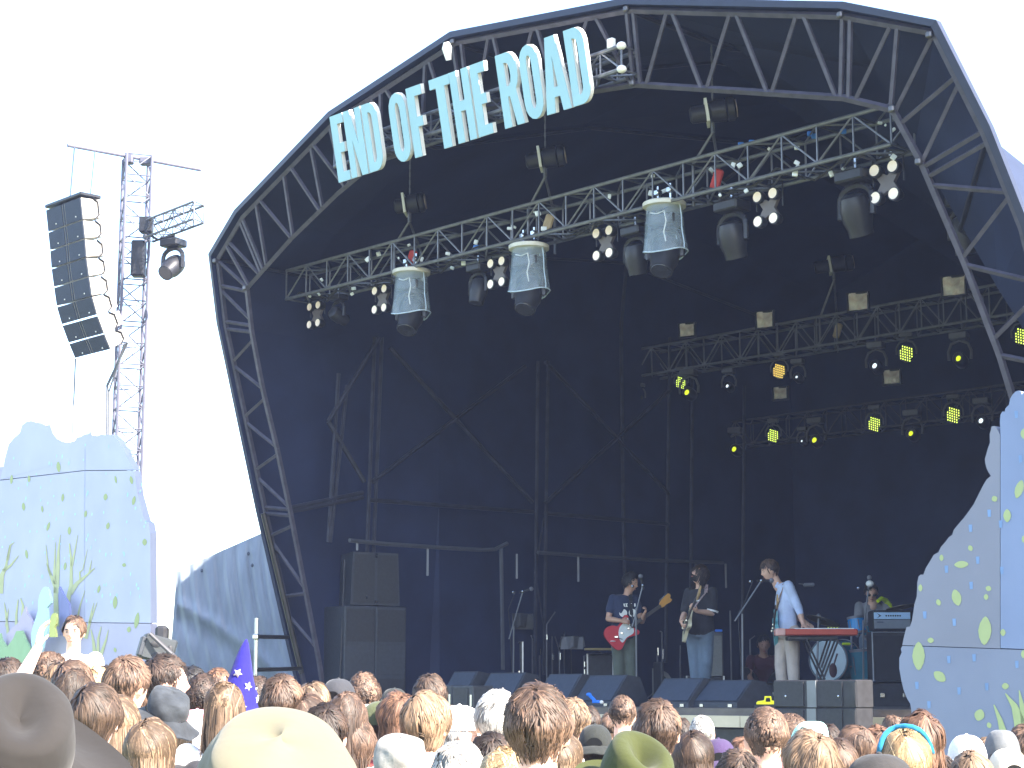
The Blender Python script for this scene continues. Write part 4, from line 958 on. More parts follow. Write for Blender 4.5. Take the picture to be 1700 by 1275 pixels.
    me = bpy.data.meshes.new('hair'); me.from_pydata([tuple(p) for p in mb.v], [], mb.f); me.update()
    a_ = me.color_attributes.new('tone', 'FLOAT_COLOR', 'POINT')
    for i, t in enumerate(mb.t): a_.data[i].color = (t, t, t, 1)
    me.polygons.foreach_set('use_smooth', [True]*len(me.polygons)); return me
def hm_(name, c): return mat(name, c, .52, var=.25, scale=30, tone=True, spec=.3, stretch=(1, 1, .3))
HAIR = dict(brown=hm_('hair_brown', (.082,.050,.034)), dark=hm_('hair_dark', (.030,.019,.014)), light=hm_('hair_light_brown', (.130,.084,.052)), blond=hm_('hair_blond', (.30,.20,.105)), red=hm_('hair_red', (.095,.050,.030)),
            grey=hm_('hair_grey', (.36,.34,.31)), black=hm_('hair_black', (.014,.012,.012)), mid=hm_('hair_mid', (.050,.032,.022)))
def sk(name, c): return mat(name, c, .5, var=.05, scale=12, sub=.15, bump=.06, bscale=220)
SKIN = dict(fair=sk('skin_fair', (.62,.38,.28)), mid=sk('skin_mid', (.50,.29,.20)), tan=sk('skin_tan', (.38,.21,.14)), pale=sk('skin_pale', (.68,.45,.35)))
def cl_(name, c, **k): return mat(name, c, .85, var=k.pop('var', .12), scale=k.pop('scale', 8), bump=.35, bscale=k.pop('bscale', 30), spec=.2, sheen=.1, **k)
CLO = dict(white=cl_('cloth_white', (.78,.77,.75)), black=cl_('cloth_black', (.025,.025,.03)), navy=cl_('cloth_navy', (.025,.035,.075)), grey=cl_('cloth_grey', (.22,.22,.24)), cream=cl_('cloth_cream', (.62,.55,.42)), blue=cl_('cloth_blue', (.12,.2,.42)),
           red=cl_('cloth_red', (.4,.06,.05)), green=cl_('cloth_green', (.12,.18,.08)), pink=cl_('cloth_pink', (.7,.25,.32)), denim=cl_('cloth_denim', (.12,.16,.21)), pale=cl_('cloth_pale_blue', (.50,.58,.78)), brownc=cl_('cloth_brown', (.16,.10,.07)),
           chino=cl_('cloth_chino', (.50,.42,.36)), olive=cl_('cloth_olive_trousers', (.10,.115,.09)), check=cl_('cloth_check', (.4,.35,.35), scale=40, var=.7), purple=cl_('cloth_purple', (.045,.028,.075)), mint=cl_('cloth_mint', (.42,.78,.66)), maroon=cl_('cloth_maroon', (.07,.018,.024)))
# ---------------------------------------------------------------- hats (head space: x right, y forward)
def hat_part(name, mb, m, parent, H=None, c=None, smooth=2):
    if H is not None: mb.v = [c+H @ p for p in mb.v]
    return mb.build(name, m, parent, smooth=smooth)
def cap_mesh(vis=1, hgt=.10, visor=True, base=.015, r=(.094, .112)):
    mb = MB()
    def dome(u, v):
        t = 2*pi*u; q = v*pi/2; k = cos(q)**.75; seam = 1-.012*abs(sin(3*t))**8
        return (r[0]*cos(t)*k*seam, r[1]*sin(t)*k*seam-.008, base+hgt*1.15*sin(q))
    mb.grid(dome, 36, 9, True)
    mb.ell((0, -.008, base+hgt*1.15), .009, .009, .006, n=8, m=5)
    if visor:
        for o in (0, .004):
            def vz(u, v):
                a = (u-.5)*2.1; rr = 1+.62*v*cos(a)**.8 if cos(a) > 0 else 1
                return (r[0]*sin(a)*rr*1.0, vis*(r[1]*cos(a)*rr), base+.004-.035*v*v-.02*v*abs(sin(a))-o)
            mb.grid(vz, 17, 7)
    return mb
def brim_hat(crown_r, crown_h, brim, droop, pinch=0, dent=0, flare=.0, tilt=0, wav=0, seed=0, top_round=.7, base=.02, curl=0):
    mb = MB(); rn = random.Random(seed); ph = rn.random()*6
    def cr(u, v):
        t = 2*pi*u; x, y = cos(t), sin(t)
        if v < .6:
            q = v/.6; k = 1-.10*q*q; z = crown_h*(q-.10*q*q*q)
            bul = 1+.03*sin(q*pi)
        else:
            q = (v-.6)/.4; k = .90*(1-q**1.9); z = crown_h*.9+(crown_h*.1+.018*top_round)*sin(q*pi/2); bul = 1
            if dent: z -= dent*math.exp(-((k*x)/.38)**2)*math.exp(-((k*y+.05)/.62)**2)*(q*q*(3-2*q))
        px_, py_ = crown_r*.9*x*k*bul, crown_r*1.12*y*k*bul
        z += .018*y*min(1, v*1.5)*min(1, k)
        if pinch and y > 0: px_ *= 1-pinch*y**3*v*v
        n_ = wav*(sin(t*3+ph+v*4)+.6*sin(t*5+ph*2+v*7)); px_ *= 1+n_; py_ *= 1+n_; z += wav*.10*sin(t*2+ph)
        return (px_, py_, base+z)
    mb.grid(cr, 56, 22, True)
    b2 = MB()
    for o in (0, .004):
        def br(u, v):
            t = 2*pi*u; x, y = cos(t), sin(t); r_ = crown_r+brim*v; ww = 1+wav*(sin(t*4+ph)+.5*sin(t*7+ph))*v*1.2
            z = base-droop*v*(1-.25*v)*(1+.25*abs(x)*0)+flare*abs(x)**2*v*v-curl*0
            z += curl*v**3+wav*.18*sin(t*5+ph)*v
            return (r_*.9*x*ww+(.0), r_*1.1*y*ww, z-o)
        b2.grid(br, 56, 10, True)
    return mb, b2
# ================================================================ GUITARS AND PERFORMERS
def plane_pts(pts, O, X, Y, z=0, Zd=None): return [O+X*x+Y*y+(Zd or V((0,0,0)))*z for x, y in pts]
def smooth_outline(p, k=3):
    out = []; n = len(p)
    for i in range(n):
        a, b, c, d = [V((*p[(i+j-1) % n], 0)) for j in range(4)]
        for s_ in range(k):
            t = s_/k; q = .5*((2*b)+(c-a)*t+(2*a-5*b+4*c-d)*t*t+(3*b-a-3*c+d)*t**3); out.append((q.x, q.y))
    return out
def guitar(name, label, O, X, Y, body_m, neck_m, guard_m, flip=1, strap=None, strap_m=None):
    X = X.normalized(); Y = (Y-X*Y.dot(X)).normalized(); Zd = X.cross(Y)*flip
    g = thing(name, label, 'guitar', O)
    out = smooth_outline([(-.24,.02),(-.235,.11),(-.17,.165),(-.08,.15),(-.02,.10),(.06,.125),(.14,.165),(.17,.13),(.13,.06),(.15,-.03),(.19,-.11),(.15,-.14),(.06,-.11),(-.01,-.10),(-.08,-.14),(-.15,-.17),(-.21,-.13)])
    Q = V(O)
    def P(pts, z0, th): mb = MB(); mb.prism([Q+X*x+Y*y+Zd*z0 for x, y in pts], Zd*th); return mb
    bd = P(out, -.04, .04).build('guitar_body', body_m, g, world=True); MW[bd.name] = MW[g.name]
    P(smooth_outline([(-.06,.03),(.0,.08),(.10,.10),(.155,.12),(.13,.05),(.14,-.04),(.10,-.09),(.0,-.085),(-.08,-.11),(-.10,-.06)]), .001, .004).build('pickguard', guard_m, bd, world=True)
    mb = MB()
    for x in (-.03, .08): mb.bbox(Q+X*x+Zd*.008, (.035,.03,.03), .006)
    mb.bbox(Q+X*-.12+Zd*.008, (.05,.05,.03), .006); mb.tube(Q+X*-.13+Zd*.01, Q+X*-.07-Y*.07+Zd*.02, .005); mb.build('pickups', chrome, bd, world=True)
    mb = MB(); mb.ell(Q+X*-.19-Y*.02+Zd*.002, .038, .038, .008, n=12, m=5); 
    if name == 'electric_guitar': mb.build('round_sticker', white, bd, world=True)
    P([(.12,.026),(.62,.020),(.62,-.020),(.12,-.026)], .0, .016).build('fretboard', mat('fretboard_dark', (.07,.06,.055), .5), g, world=True)
    hs_ = P(smooth_outline([(.615,.022),(.66,.05),(.74,.07),(.80,.075),(.815,.04),(.79,.01),(.80,-.02),(.76,-.035),(.70,-.028),(.65,-.035),(.615,-.022)], 3), -.012, .016).build('headstock', neck_m, g, world=True); MW[hs_.name] = MW[g.name]
    mb = MB()
    for i in range(6): mb.ell(Q+X*(.65+i*.024)+Y*(.065+i*.003), .006,.006,.01, n=6, m=4)
    mb.build('tuning_pegs', chrome, hs_, world=True)
    if strap: mb = MB(); [mb.bbox((V(a)+V(b))/2, (.045, .006, (V(a)-V(b)).length+.02), .002, (V(b)-V(a)).to_track_quat('Z', 'Y').to_matrix()) for a, b in zip(strap, strap[1:])]; mb.build('strap', strap_m, g, world=True)
    return g
darkeye = mat('eye_dark', (.03,.02,.02), .3)
def face_bits(par, J, H, skin, beard=None, brows='dark', lips=True):
    c = J['hed']; k = MB()
    for q in (-1, 1): k.ell(c+H @ V((q*.030, .078, .006)), .012, .006, .006, H.to_4x4(), n=8, m=5)
    k.build('eyes', darkeye, par)
    k = MB()
    for q in (-1, 1): k.ell(c+H @ V((q*.031, .086, .026)), .017, .005, .0045, H.to_4x4(), n=8, m=5)
    k.build('eyebrows', HAIR[brows], par)
    if lips: MB().ell(c+H @ V((0, .090, -.062)), .021, .008, .008, H.to_4x4(), n=10, m=6).build('mouth', mat('lips', (.35,.12,.10), .5), par)
    if beard:
        def bf(u, v):
            a = (u-.5)*2.3; z = -.35-.62*v; d = V((sin(a)*math.sqrt(1-z*z*.8), cos(a)*math.sqrt(1-z*z*.8), z)).normalized(); p = head_r(d)*1.05; return c+H @ p
        MB().grid(bf, 18, 8).build('beard', HAIR[beard], par, smooth=2)
        MB().ell(c+H @ V((0, .098, -.045)), .03, .008, .008, H.to_4x4(), n=10, m=5).build('moustache', HAIR[beard], par)
HM = {}
def get_hair(style, seed, n, under=False):
    k = (style, seed, under)
    if k not in HM: HM[k] = hair_mesh(style, seed, n, under, 1.35 if n < 1000 else (1.0 if n < 2000 else .8))
    return HM[k]
def place_hair(par, J, H, style, seed, n, m, s_=1, under=False):
    o = bpy.data.objects.new('hair', get_hair(style, seed, n, under)); SC.collection.objects.link(o); o.parent = par
    if not o.data.materials: o.data.materials.append(m)
    o.material_slots[0].link = 'OBJECT'; o.material_slots[0].material = m
    o.matrix_local = Matrix.Translation(J['hed']) @ H.to_4x4() @ Matrix.Scale(s_, 4); return o
def performer(label, loc, J, skin, shirt, trou, hair, style, seed=1, scale=1, **k):
    f = figure(J, .010, **k); r_ = thing('person', label, 'person', loc, 0, 'performers on the stage', scale)
    link(f['body'], 'body', SKIN[skin], r_); link(f['shirt'], 'shirt', CLO[shirt], r_); link(f['trousers'], 'trousers', CLO[trou], r_); link(f['shoes'], 'shoes', CLO['black'], r_)
    place_hair(r_, f['J'], f['H'], style, seed, 900, HAIR[hair]); return r_, f
def deckpt(px, D): q = at(px, 1150, D); return V((q.x, D, DECK))
# singer-guitarist in navy
L1 = deckpt(1040, 24.2)
J1 = dict(right=(-.9,-.4,0), hfwd=(.85,-.45,-.35), hright=(-.45,-.85,0), pel=(-.03,0,.93), wai=(-.03,0,1.08), che=(-.02,0,1.25), nek=(.02,-.01,1.42), hed=(.065,-.05,1.575),
    shR=(-.165,-.06,1.365), elR=(-.235,-.10,1.10), wrR=(-.075,-.26,1.07), hdR=(1,-.2,-.15), palmR=(0,.9,-.3), thR=(0,0,1), shL=(.12,.05,1.365), elL=(.21,-.06,1.07), wrL=(.225,-.22,1.15), hdL=(.3,-.5,.7), palmL=(-.8,-.2,.3), thL=(-.5,-.6,.4), curl=.9,
    hiR=(-.11,-.01,.90), hiL=(.05,.03,.90), knR=(-.10,-.03,.5), anR=(-.10,.0,.09), knL=(.06,.0,.5), anL=(.08,.03,.09), toe=(.3,-.95,0))
p1, f1 = performer('curly dark-haired guitarist in a navy printed T-shirt holding the red guitar', L1, J1, 'mid', 'navy', 'olive', 'black', 'curly', 2, 1.0)
face_bits(p1, f1['J'], f1['H'], 'mid')
# printed shirt front
mb = MB(); wh_ = mat('shirt_print', (.62,.62,.6), .8)
def tletter(mb, ch, x, z, w_, h, y):
    _, polys = glyph(ch) if ch != 'K' else (1, [[(0,0),(.34,0),(.34,.4),(.6,0),(1,0),(.62,.52),(1,1),(.6,1),(.34,.6),(.34,1),(0,1)]])
    mb.add([(x+a*w_, y(x+a*w_), z+b*h) for a, b in polys[0]], [tuple(range(len(polys[0])))])
yy = lambda x: -.150-.4*x+ .9*(x+.02)**2
for i, ch in enumerate('TAKE'): tletter(mb, ch, -.095+i*.030, 1.255, .026, .045, yy)
tletter(mb, 'T', .045, 1.255, .026, .045, yy); tletter(mb, 'O', .10, 1.255, .02, .045, yy)
for cx in (-.04, .08):
    mb.add([(cx+.052*cos(a*pi/8), yy(cx)-.006, 1.175+.052*sin(a*pi/8)) for a in range(16)], [tuple(range(16))])
mb.build('shirt_print', wh_, p1)
X1 = V((.80, .22, .55)); O1 = L1+V((-.045, -.21, .93)); 
guitar('electric_guitar', 'red electric guitar with a white pickguard and orange headstock', O1, X1, V((-.5, -.15, .85)), mat('guitar_red', (.55,.05,.06), .25, var=.05), mat('maple_orange', (.62,.30,.06), .4), mat('guard_white', (.72,.76,.76), .35), 1,
       [O1+V((.14,.03,.10)), L1+V((.065,-.19,1.16)), L1+V((.06,-.16,1.33)), L1+V((.055,-.02,1.46))], CLO['black'])
# guitarist in black leaning back
L2 = deckpt(1166, 23.0)
J2 = dict(right=(-.75,.65,0), hfwd=(-.8,-.35,.42), hright=(-.45,.9,0), pel=(-.03,0,.93), wai=(-.02,.0,1.09), che=(.0,0,1.26), nek=(.0,.0,1.44), hed=(-.012,-.02,1.60),
    shR=(-.14,.08,1.39), elR=(-.21,-.05,1.12), wrR=(-.27,-.22,1.02), hdR=(.1,-.7,-.6), palmR=(.8,0,.1), thR=(-.2,-.4,.8), shL=(.14,-.08,1.39), elL=(.12,-.16,1.12), wrL=(-.09,-.33,1.14), hdL=(-.7,-.5,.4), palmL=(-.3,-.2,.6), thL=(0,-.5,.8), curl=.9,
    hiR=(-.10,.03,.90), hiL=(.06,-.03,.90), knR=(-.09,-.02,.5), anR=(-.06,.04,.09), knL=(.05,-.12,.52), anL=(.02,.04,.09), toe=(-.6,-.8,0))
p2, f2 = performer('long-haired bearded guitarist in a baggy black shirt leaning his head back', L2, J2, 'fair', 'black', 'denim', 'dark', 'shag', 5, 1.0, wide=1.16, sleeve=.85)
face_bits(p2, f2['J'], f2['H'], 'fair', beard='dark')
MB().lathe([(.075,-.01),(.078,.012),(.07,.012)], Matrix.Translation((.125,-.15,1.15)) @ Matrix.Rotation(.25, 4, 'Y'), 14, False).build('white_cuff', CLO['white'], p2)
MB().bbox((-.055,-.185,1.275), (.05,.006,.018), .002, rotz(-.6)).build('chest_logo', wh_, p2)
O2 = L2+V((-.21, -.27, .99))
guitar('cream_guitar', 'cream electric guitar seen edge-on against the black shirt', O2, V((.10, -.70, .36)), V((.12, .36, .70)), mat('guitar_cream', (.62,.56,.38), .3), mat('maple', (.5,.33,.16), .4), mat('guard_dark', (.05,.05,.05), .4), 1,
       [L2+V((-.17,-.25,1.08)), L2+V((-.06,-.2,1.25)), L2+V((.05,-.15,1.38)), L2+V((.07,-.05,1.475))], mat('strap_woven', (.28,.20,.19), .8, var=.5, scale=60))
# singer at the keyboard
L3 = deckpt(1311, 22.0)
J3 = dict(right=(0,1,0), hfwd=(-.92,-.2,-.28), hright=(-.1,1,0), pel=(-.01,0,.90), wai=(-.01,0,1.06), che=(-.025,0,1.24), nek=(-.10,0,1.445), hed=(-.205,-.01,1.59),
    shL=(-.01,-.17,1.40), elL=(.10,-.21,1.13), wrL=(.135,-.30,.945), hdL=(.35,-.6,-.45), palmL=(0,-.1,-1), thL=(-1,-.2,0), shR=(-.05,.17,1.39), elR=(.02,.20,1.12), wrR=(.22,-.08,.96), hdR=(.3,-.9,-.3), palmR=(0,0,-1), thR=(-1,0,0), curl=.4,
    hiL=(.03,-.09,.87), hiR=(-.05,.08,.87), knL=(.035,-.09,.48), anL=(.05,-.08,.09), knR=(-.085,.08,.48), anR=(-.07,.06,.09), toe=(-1,-.15,0))
p3, f3 = performer('singer in a pale blue shirt leaning to the microphone beside the red keyboard', L3, J3, 'fair', 'pale', 'chino', 'brown', 'fringe', 8, 1.0, longsleeve=.35, wide=1.0)
face_bits(p3, f3['J'], f3['H'], 'fair', brows='light')
mb = MB(); mb.bbox((-.115,-.055,1.41), (.06,.012,.07), .003, Matrix.Rotation(.5, 3, 'Y')); mb.bbox((-.115,.055,1.41), (.06,.012,.07), .003, Matrix.Rotation(.5, 3, 'Y')); mb.build('collar', CLO['pale'], p3)
O3_ = L3+V((-.17, -.03, .92))
guitar('slung_guitar', 'sunburst guitar hanging edge-on in front of the singer', O3_, V((-.06, -.75, .28)), V((0, .28, .75)), mat('guitar_turquoise', (.16,.42,.46), .35), mat('maple', (.5,.33,.16), .4), MC['guard_dark'], 1,
       [L3+V((-.17,-.12,1.0)), L3+V((-.13,-.155,1.22)), L3+V((-.06,-.14,1.42)), L3+V((.0,-.10,1.465))], MC['strap_woven'])
# musician at the back right
L4 = deckpt(1452, 24.4)
J4 = dict(right=(-1,-.1,0), hfwd=(-.15,-.85,-.45), hright=(-1,.15,0), pel=(.02,.1,.88), wai=(.02,.07,1.02), che=(.01,.0,1.18), nek=(-.005,-.09,1.33), hed=(-.03,-.16,1.455),
    shR=(-.17,-.02,1.28), elR=(-.21,-.12,1.03), wrR=(-.12,-.33,.98), hdR=(.4,-.9,-.2), shL=(.17,-.02,1.27), elL=(.23,-.12,1.03), wrL=(.12,-.34,.98), hdL=(-.4,-.9,-.2), palmL=(0,0,-1), palmR=(0,0,-1), thL=(-1,0,0), thR=(1,0,0), toe=(0,-1,0), hiL=(.1,.1,.86), hiR=(-.07,.1,.86), knL=(.1,.05,.48), knR=(-.08,.05,.48))
p4, f4 = performer('musician with sunglasses and a yellow shoulder strap behind the silver amplifier', L4, J4, 'fair', 'grey', 'denim', 'dark', 'short', 4)
face_bits(p4, f4['J'], f4['H'], 'fair', brows='dark')
mb = MB()
for q in (-1, 1): mb.ell(f4['J']['hed']+f4['H'] @ V((q*.034, .094, .0)), .028, .008, .019, f4['H'].to_4x4(), n=10, m=6)
mb.build('sunglasses', lens, p4)
MB().path([(.04,-.19,1.335),(.10,-.14,1.375),(.17,-.06,1.355),(.225,-.04,1.29),(.245,-.03,1.2)], [.022,.03,.036,.034,.03], 8).build('yellow_strap', mat('neon_yellow', (.60,.78,.02), .5), p4)
# crouching stagehand
L5 = deckpt(1268, 25.2)
J5 = dict(right=(-1,0,0), hfwd=(0,-.9,-.3), hright=(-1,0,0), pel=(0,.15,.28), wai=(0,.10,.40), che=(0,.02,.52), nek=(0,-.05,.66), hed=(0,-.10,.79), shR=(-.17,-.02,.60), elR=(-.22,-.18,.38), wrR=(-.13,-.28,.16), hdR=(.2,-.4,-.8), shL=(.17,-.02,.60), elL=(.22,-.18,.38), wrL=(.13,-.28,.16), hdL=(-.2,-.4,-.8),
    hiR=(-.1,.12,.27), hiL=(.1,.12,.27), knR=(-.26,-.15,.42), knL=(.26,-.15,.42), anR=(-.2,-.02,.09), anL=(.2,-.02,.09), toe=(0,-1,0), palmL=(0,1,0), palmR=(0,1,0))
p5, f5 = performer('dim stagehand in dark red crouching behind the singer', L5, J5, 'tan', 'maroon', 'black', 'black', 'short', 3)
face_bits(p5, f5['J'], f5['H'], 'tan')
# ================================================================ INSTRUMENTS AND BACKLINE
def mic(mb, p, d, s_=1): d = d.normalized(); mb.tube(p, p+d*.15*s_, .011, .017, n=8); return p+d*.17*s_
def micstand(label, base, boom, tip, md=None, name='microphone_stand', col=None, cable=True):
    t = thing(name, label, 'microphone stand', base, 0, 'microphone stands'); col = col or mat('stand_grey', (.16,.165,.18), .4, .4)
    mb = MB(); mb.tube(base+Z*.02, boom[1], .012, n=6); mb.tube(boom[0], tip, .010, n=6)
    for k in range(3): a = 2*pi*k/3+.4; mb.tube(base+Z*.12, base+V((.3*cos(a), .3*sin(a), .01)), .010, n=6)
    mb.build('stand', col, t, world=True)
    md = md or V((.9, .1, .15)); mb = MB(); e_ = mic(mb, tip-md.normalized()*.05, md); h = mb.build('microphone', blackm, t, world=True); MW[h.name] = MW[t.name]
    MB().ell(e_, .030, .030, .030, n=10, m=8).build('mic_head', dalu, h, world=True)
    MB().ell(tip, .022,.022,.022, n=8, m=6).ell(tip-V((.13,0,.01)), .02,.02,.02, n=8, m=6).build('joint', chrome, t, world=True)
    if cable: MB().path([tip-V((.1,0,0)), tip+V((-.2,0,-.25)), boom[1]+V((-.05,0,0)), base+Z*.05], .006, 5).build('cable', black, t, world=True)
def pxD(x, y, D): return at(x, y, D)
b_ = deckpt(1233, 21.7); micstand('boom microphone stand at the singer, angled up to the right', b_, (pxD(1220,1031,21.7), pxD(1232.5,1019,21.7)), pxD(1264,964,21.7), V((.95,0,.02)))
b_ = deckpt(1057, 23.3); micstand('straight microphone stand in front of the guitarist in navy', b_, (pxD(1050,1040,23.3), pxD(1056,1010,23.3)), pxD(1067,972,23.3), V((-.2,0,.9)), cable=False)
b_ = deckpt(852, 25); micstand('unused boom microphone stand alone at the left of the stage', b_, (pxD(845,1061,25), pxD(853,1040,25)), pxD(868,982,25), V((.8,0,.25)))
b_ = deckpt(1433, 22.6); micstand('tall stand with a pale round microphone beside the drums', b_, (pxD(1432,1060,22.6), pxD(1433,1030,22.6)), pxD(1442,975,22.6), V((.1,0,.9)), cable=False)
tag(MB().ell(pxD(1444,969,22.55), .05,.05,.04, n=12, m=8).build('foam_windscreen', white), 'pale foam windscreen on the tall microphone beside the drums', 'windscreen')
tag(MB().tube(pxD(1326,969,23.4), pxD(1334,970,23.4), .006).bbox(pxD(1343,971,23.4), (.15,.05,.05), .018, Matrix.Rotation(-.05, 3, 'Y')).build('hanging_microphone', dalu), 'small grey overhead microphone floating right of the singer', 'microphone')
# keyboard
KD = 21.6; kb = thing('keyboard', 'long red stage keyboard on black crossed stand legs', 'keyboard', pxD(1354, 1050, KD), 0)
redm = mat('keyboard_red', (.50,.07,.04), .4, var=.05); kl = (1419-1288)/3040*KD
MB().bbox((0,0,0), (kl,.34,.075), .012).build('case', redm, kb); MB().bbox((-kl/2+.035,-.10,.0), (.11,.16,.085), .012).build('end_cheek', mat('cheek_pink', (.75,.42,.36), .5), kb)
MB().bbox((.08,-.1,.04), (kl-.25,.14,.012), .002).build('keys', white, kb)
mb = MB(); [mb.ell((.16+i*.035,.06,.045), .014,.014,.02, n=8, m=5) for i in range(4)]; mb.build('yellow_knobs', mat('neon_yellow', (.60,.78,.02), .5), kb)
MB().bbox((-.05,-.0,-.07), (kl*.62,.26,.05), .01).build('underside_tray', blackm, kb)
kt = thing('keyboard_stand', 'black crossed-leg stand holding up the red keyboard', 'stand', pxD(1354, 1170, KD)*1.0, 0)
mb = MB(); 
for y_ in (-.12, .12):
    for q in ((900,825,820,1065),(965,825,835,1165),(690,820,850,1165)):
        a_ = pxD(1200+q[0]/5.1, 900+q[1]/5.1, KD)+V((0,y_,0)); c_ = pxD(1200+q[2]/5.1, 900+q[3]/5.1, KD)+V((0,y_,0)); mb.bbox((a_+c_)/2, (.035,.02,(a_-c_).length), .004, (c_-a_).to_track_quat('Z', 'Y').to_matrix())
mb.build('leg_frame', blackm, kt, world=True)
# drum kit
dr = thing('drum_kit', 'teal drum kit with a pale front skin behind the keyboard stand', 'drum kit', deckpt(1392, 23.4), 0)
DQ = 23.4
def drum(name, px, py, r_, dep_, m_, dirv, skinm, par=dr):
    c_ = pxD(px, py, DQ); M = Matrix.Translation(c_) @ V(dirv).to_track_quat('Z', 'Y').to_matrix().to_4x4()
    s_ = MB().lathe([(r_*.97,0),(r_,.0),(r_,dep_),(r_*.97,dep_)], M, 28).build(name, m_, par, smooth=True, world=True); MW[s_.name] = MW[par.name]
    MB().lathe([(.001,-.006),(r_*.96,-.006)], M, 28, False).build('drum_skin', skinm, s_, world=True)
    mb = MB(); mb.lathe([(r_*1.0,-.012),(r_*1.035,-.012),(r_*1.035,.02),(r_*1.0,.02)], M, 28, False); mb.lathe([(r_*1.0,dep_-.02),(r_*1.035,dep_-.02),(r_*1.035,dep_+.012)], M, 28, False)
    for k in range(6): a = 2*pi*k/6+.3; p = M @ V((r_*1.03*cos(a), r_*1.03*sin(a), dep_*.2)); q_ = M @ V((r_*1.03*cos(a), r_*1.03*sin(a), dep_*.8)); mb.tube(p, q_, .008, n=5)
    mb.build('hoop', dalu, s_, world=True)
teal = mat('drum_teal', (.03,.17,.24), .25, var=.1); dblue = mat('drum_blue', (.02,.25,.58), .25); skn = mat('drum_skin_pale', (.50,.60,.66), .5, var=.04)
drum('bass_drum', 1375, 1096, .265, .40, teal, (.62,.78,0), skn); drum('rack_tom', 1420, 1025, .105, .20, dblue, (.12,-.1,-1), skn); drum('rack_tom', 1443, 1036, .08, .15, teal, (.12,.1,-1), skn)
drum('floor_tom', 1432, 1078, .19, .38, teal, (.1,.05,-1), skn); drum('snare_drum', 1462, 1072, .15, .14, chrome, (.05,-.1,-1), skn)
mb = MB()
for (x, y, r_, ti) in ((1366,1031,.22,.32),(1496,1008,.2,-.15)): mb.lathe([(.02,.02),(.06,.008),(r_,0),(r_,-.003)], Matrix.Translation(pxD(x, y, DQ)) @ Matrix.Rotation(ti, 4, 'Y') @ Matrix.Rotation(-.12, 4, 'X'), 26, False)
mb.build('cymbal', mat('brass_dark', (.24,.20,.14), .3, .8), dr, world=True)
mb = MB()
for x0, y0, x1, y1 in ((1359,1023,1355,1165),(1413,1050,1417,1165),(1497,1010,1495,1165),(1449,1035,1440,1165),(1462,1085,1462,1165)): mb.tube(pxD(x0,y0,DQ), pxD(x1,y1,DQ), .014, n=6)
for x in (1355,1417,1440,1462): 
    p = pxD(x, 1140, DQ)
    for k in range(3): a = 2*pi*k/3; mb.tube(p, p+V((.25*cos(a),.25*sin(a),-.2)), .012, n=6)
for x, y in ((1359,1022),(1443,1036),(1447,1040),(1452,1039),(1424,1055)): mb.ell(pxD(x,y,DQ-.1), .03,.03,.025, n=8, m=5)
mb.build('hardware', alu, dr, world=True)
mb = MB(); mb.ell(pxD(1383,1113,23.0), .05,.02,.09); mb.tube(pxD(1390,1085,23.0), pxD(1383,1108,23.0), .012); mb.build('kick_microphone', mat('maroon_mic', (.08,.03,.035), .5), dr, world=True)
MB().bbox(pxD(1405,1069,22.9), (.11,.03,.03), .01).build('green_tag', mat('neon_yellow', (.60,.78,.02), .5), dr, world=True)
# amplifiers
def amp(label, px0, px1, y0, y1, D, m_, gm=None, trim=None, rz=0, base=None, cat='amplifier', dep_=.35):
    a_ = at(px0, y1, D); c_ = at(px1, y0, D); w_ = c_.x-a_.x; zb = DECK if base is None else base; h = c_.z-zb
    t = thing('amplifier', label, cat, ((a_.x+c_.x)/2, D, zb), rz, 'amplifiers on the stage'); MB().bbox((0,dep_/2,h/2), (w_,dep_,h), .015).build('cabinet', m_, t)
    if gm: MB().bbox((0,-.004,h/2), (w_*.9,.012,h*.88), .003).build('grille_cloth', gm, t)
    if trim: mb = MB(); mb.path([(-w_/2,-.012,.012),(w_/2,-.012,.012),(w_/2,-.012,h-.012),(-w_/2,-.012,h-.012),(-w_/2,-.012,.012)], .009, 6); mb.build('trim', trim, t)
    return t, w_, h
clothg = mat('grille_cloth_grey', (.20,.195,.18), .8, var=.1, scale=60); pipe = mat('silver_piping', (.3,.31,.33), .4)
AD = 21.6
zc = at(1480, 1048, AD).z
amp('tall black speaker cabinet with silver piping beside the right painted rock', 1450, 1516, 1048, 1130, AD, black, mat('cab_cloth_black', (.022,.022,.026), .9), pipe)
t, w_, h = amp('amplifier head with a pale blue control strip on the tall black cabinet', 1451, 1514, 1013, 1046, AD, black, None, None, base=zc+.012)
MB().bbox((-.01,-.006,h*.72), (w_*.94,.014,h*.34), .004).build('control_panel', mat('amp_panel_blue', (.34,.50,.70), .35), t)
MB().bbox((-.01,-.006,h*.30), (w_*.94,.014,h*.44), .004).build('grille_cloth', mat('amp_cloth_grey', (.16,.18,.21), .8), t)
mb = MB(); [mb.ell((w_*(-.18+.06*i),-.02,h*.72), .010,.008,.010, n=6, m=4) for i in range(7)]; mb.build('knobs', black, t)
mb = MB(); mb.add([(-w_*.42,-.016,h*.60),(-w_*.30,-.016,h*.72),(-w_*.42,-.016,h*.86),(-w_*.36,-.016,h*.72)], [(0,1,2,3)]); mb.bbox((-w_*.34,-.018,h*.4), (w_*.16,.004,.012), .001); mb.build('maker_mark', mat('logo_dark', (.05,.06,.1), .5), t)
amp('grey-clothed amplifier standing behind the jeans of the bearded guitarist', 1163, 1200, 1049, 1120, 24.2, mat('amp_shell', (.12,.12,.13), .6), clothg, None, base=DECK+.12)
tag(MB().bbox(at(1193,1047,24.1), (.09,.12,.03), .008).build('pedal', bmm), 'blue panel lying on top of the grey-clothed amplifier', 'panel')
tilt = thing('tilted_amplifier', 'pale grey amplifier tipped back beside the bearded guitarist', 'amplifier', deckpt(1112, 24.4), .25)
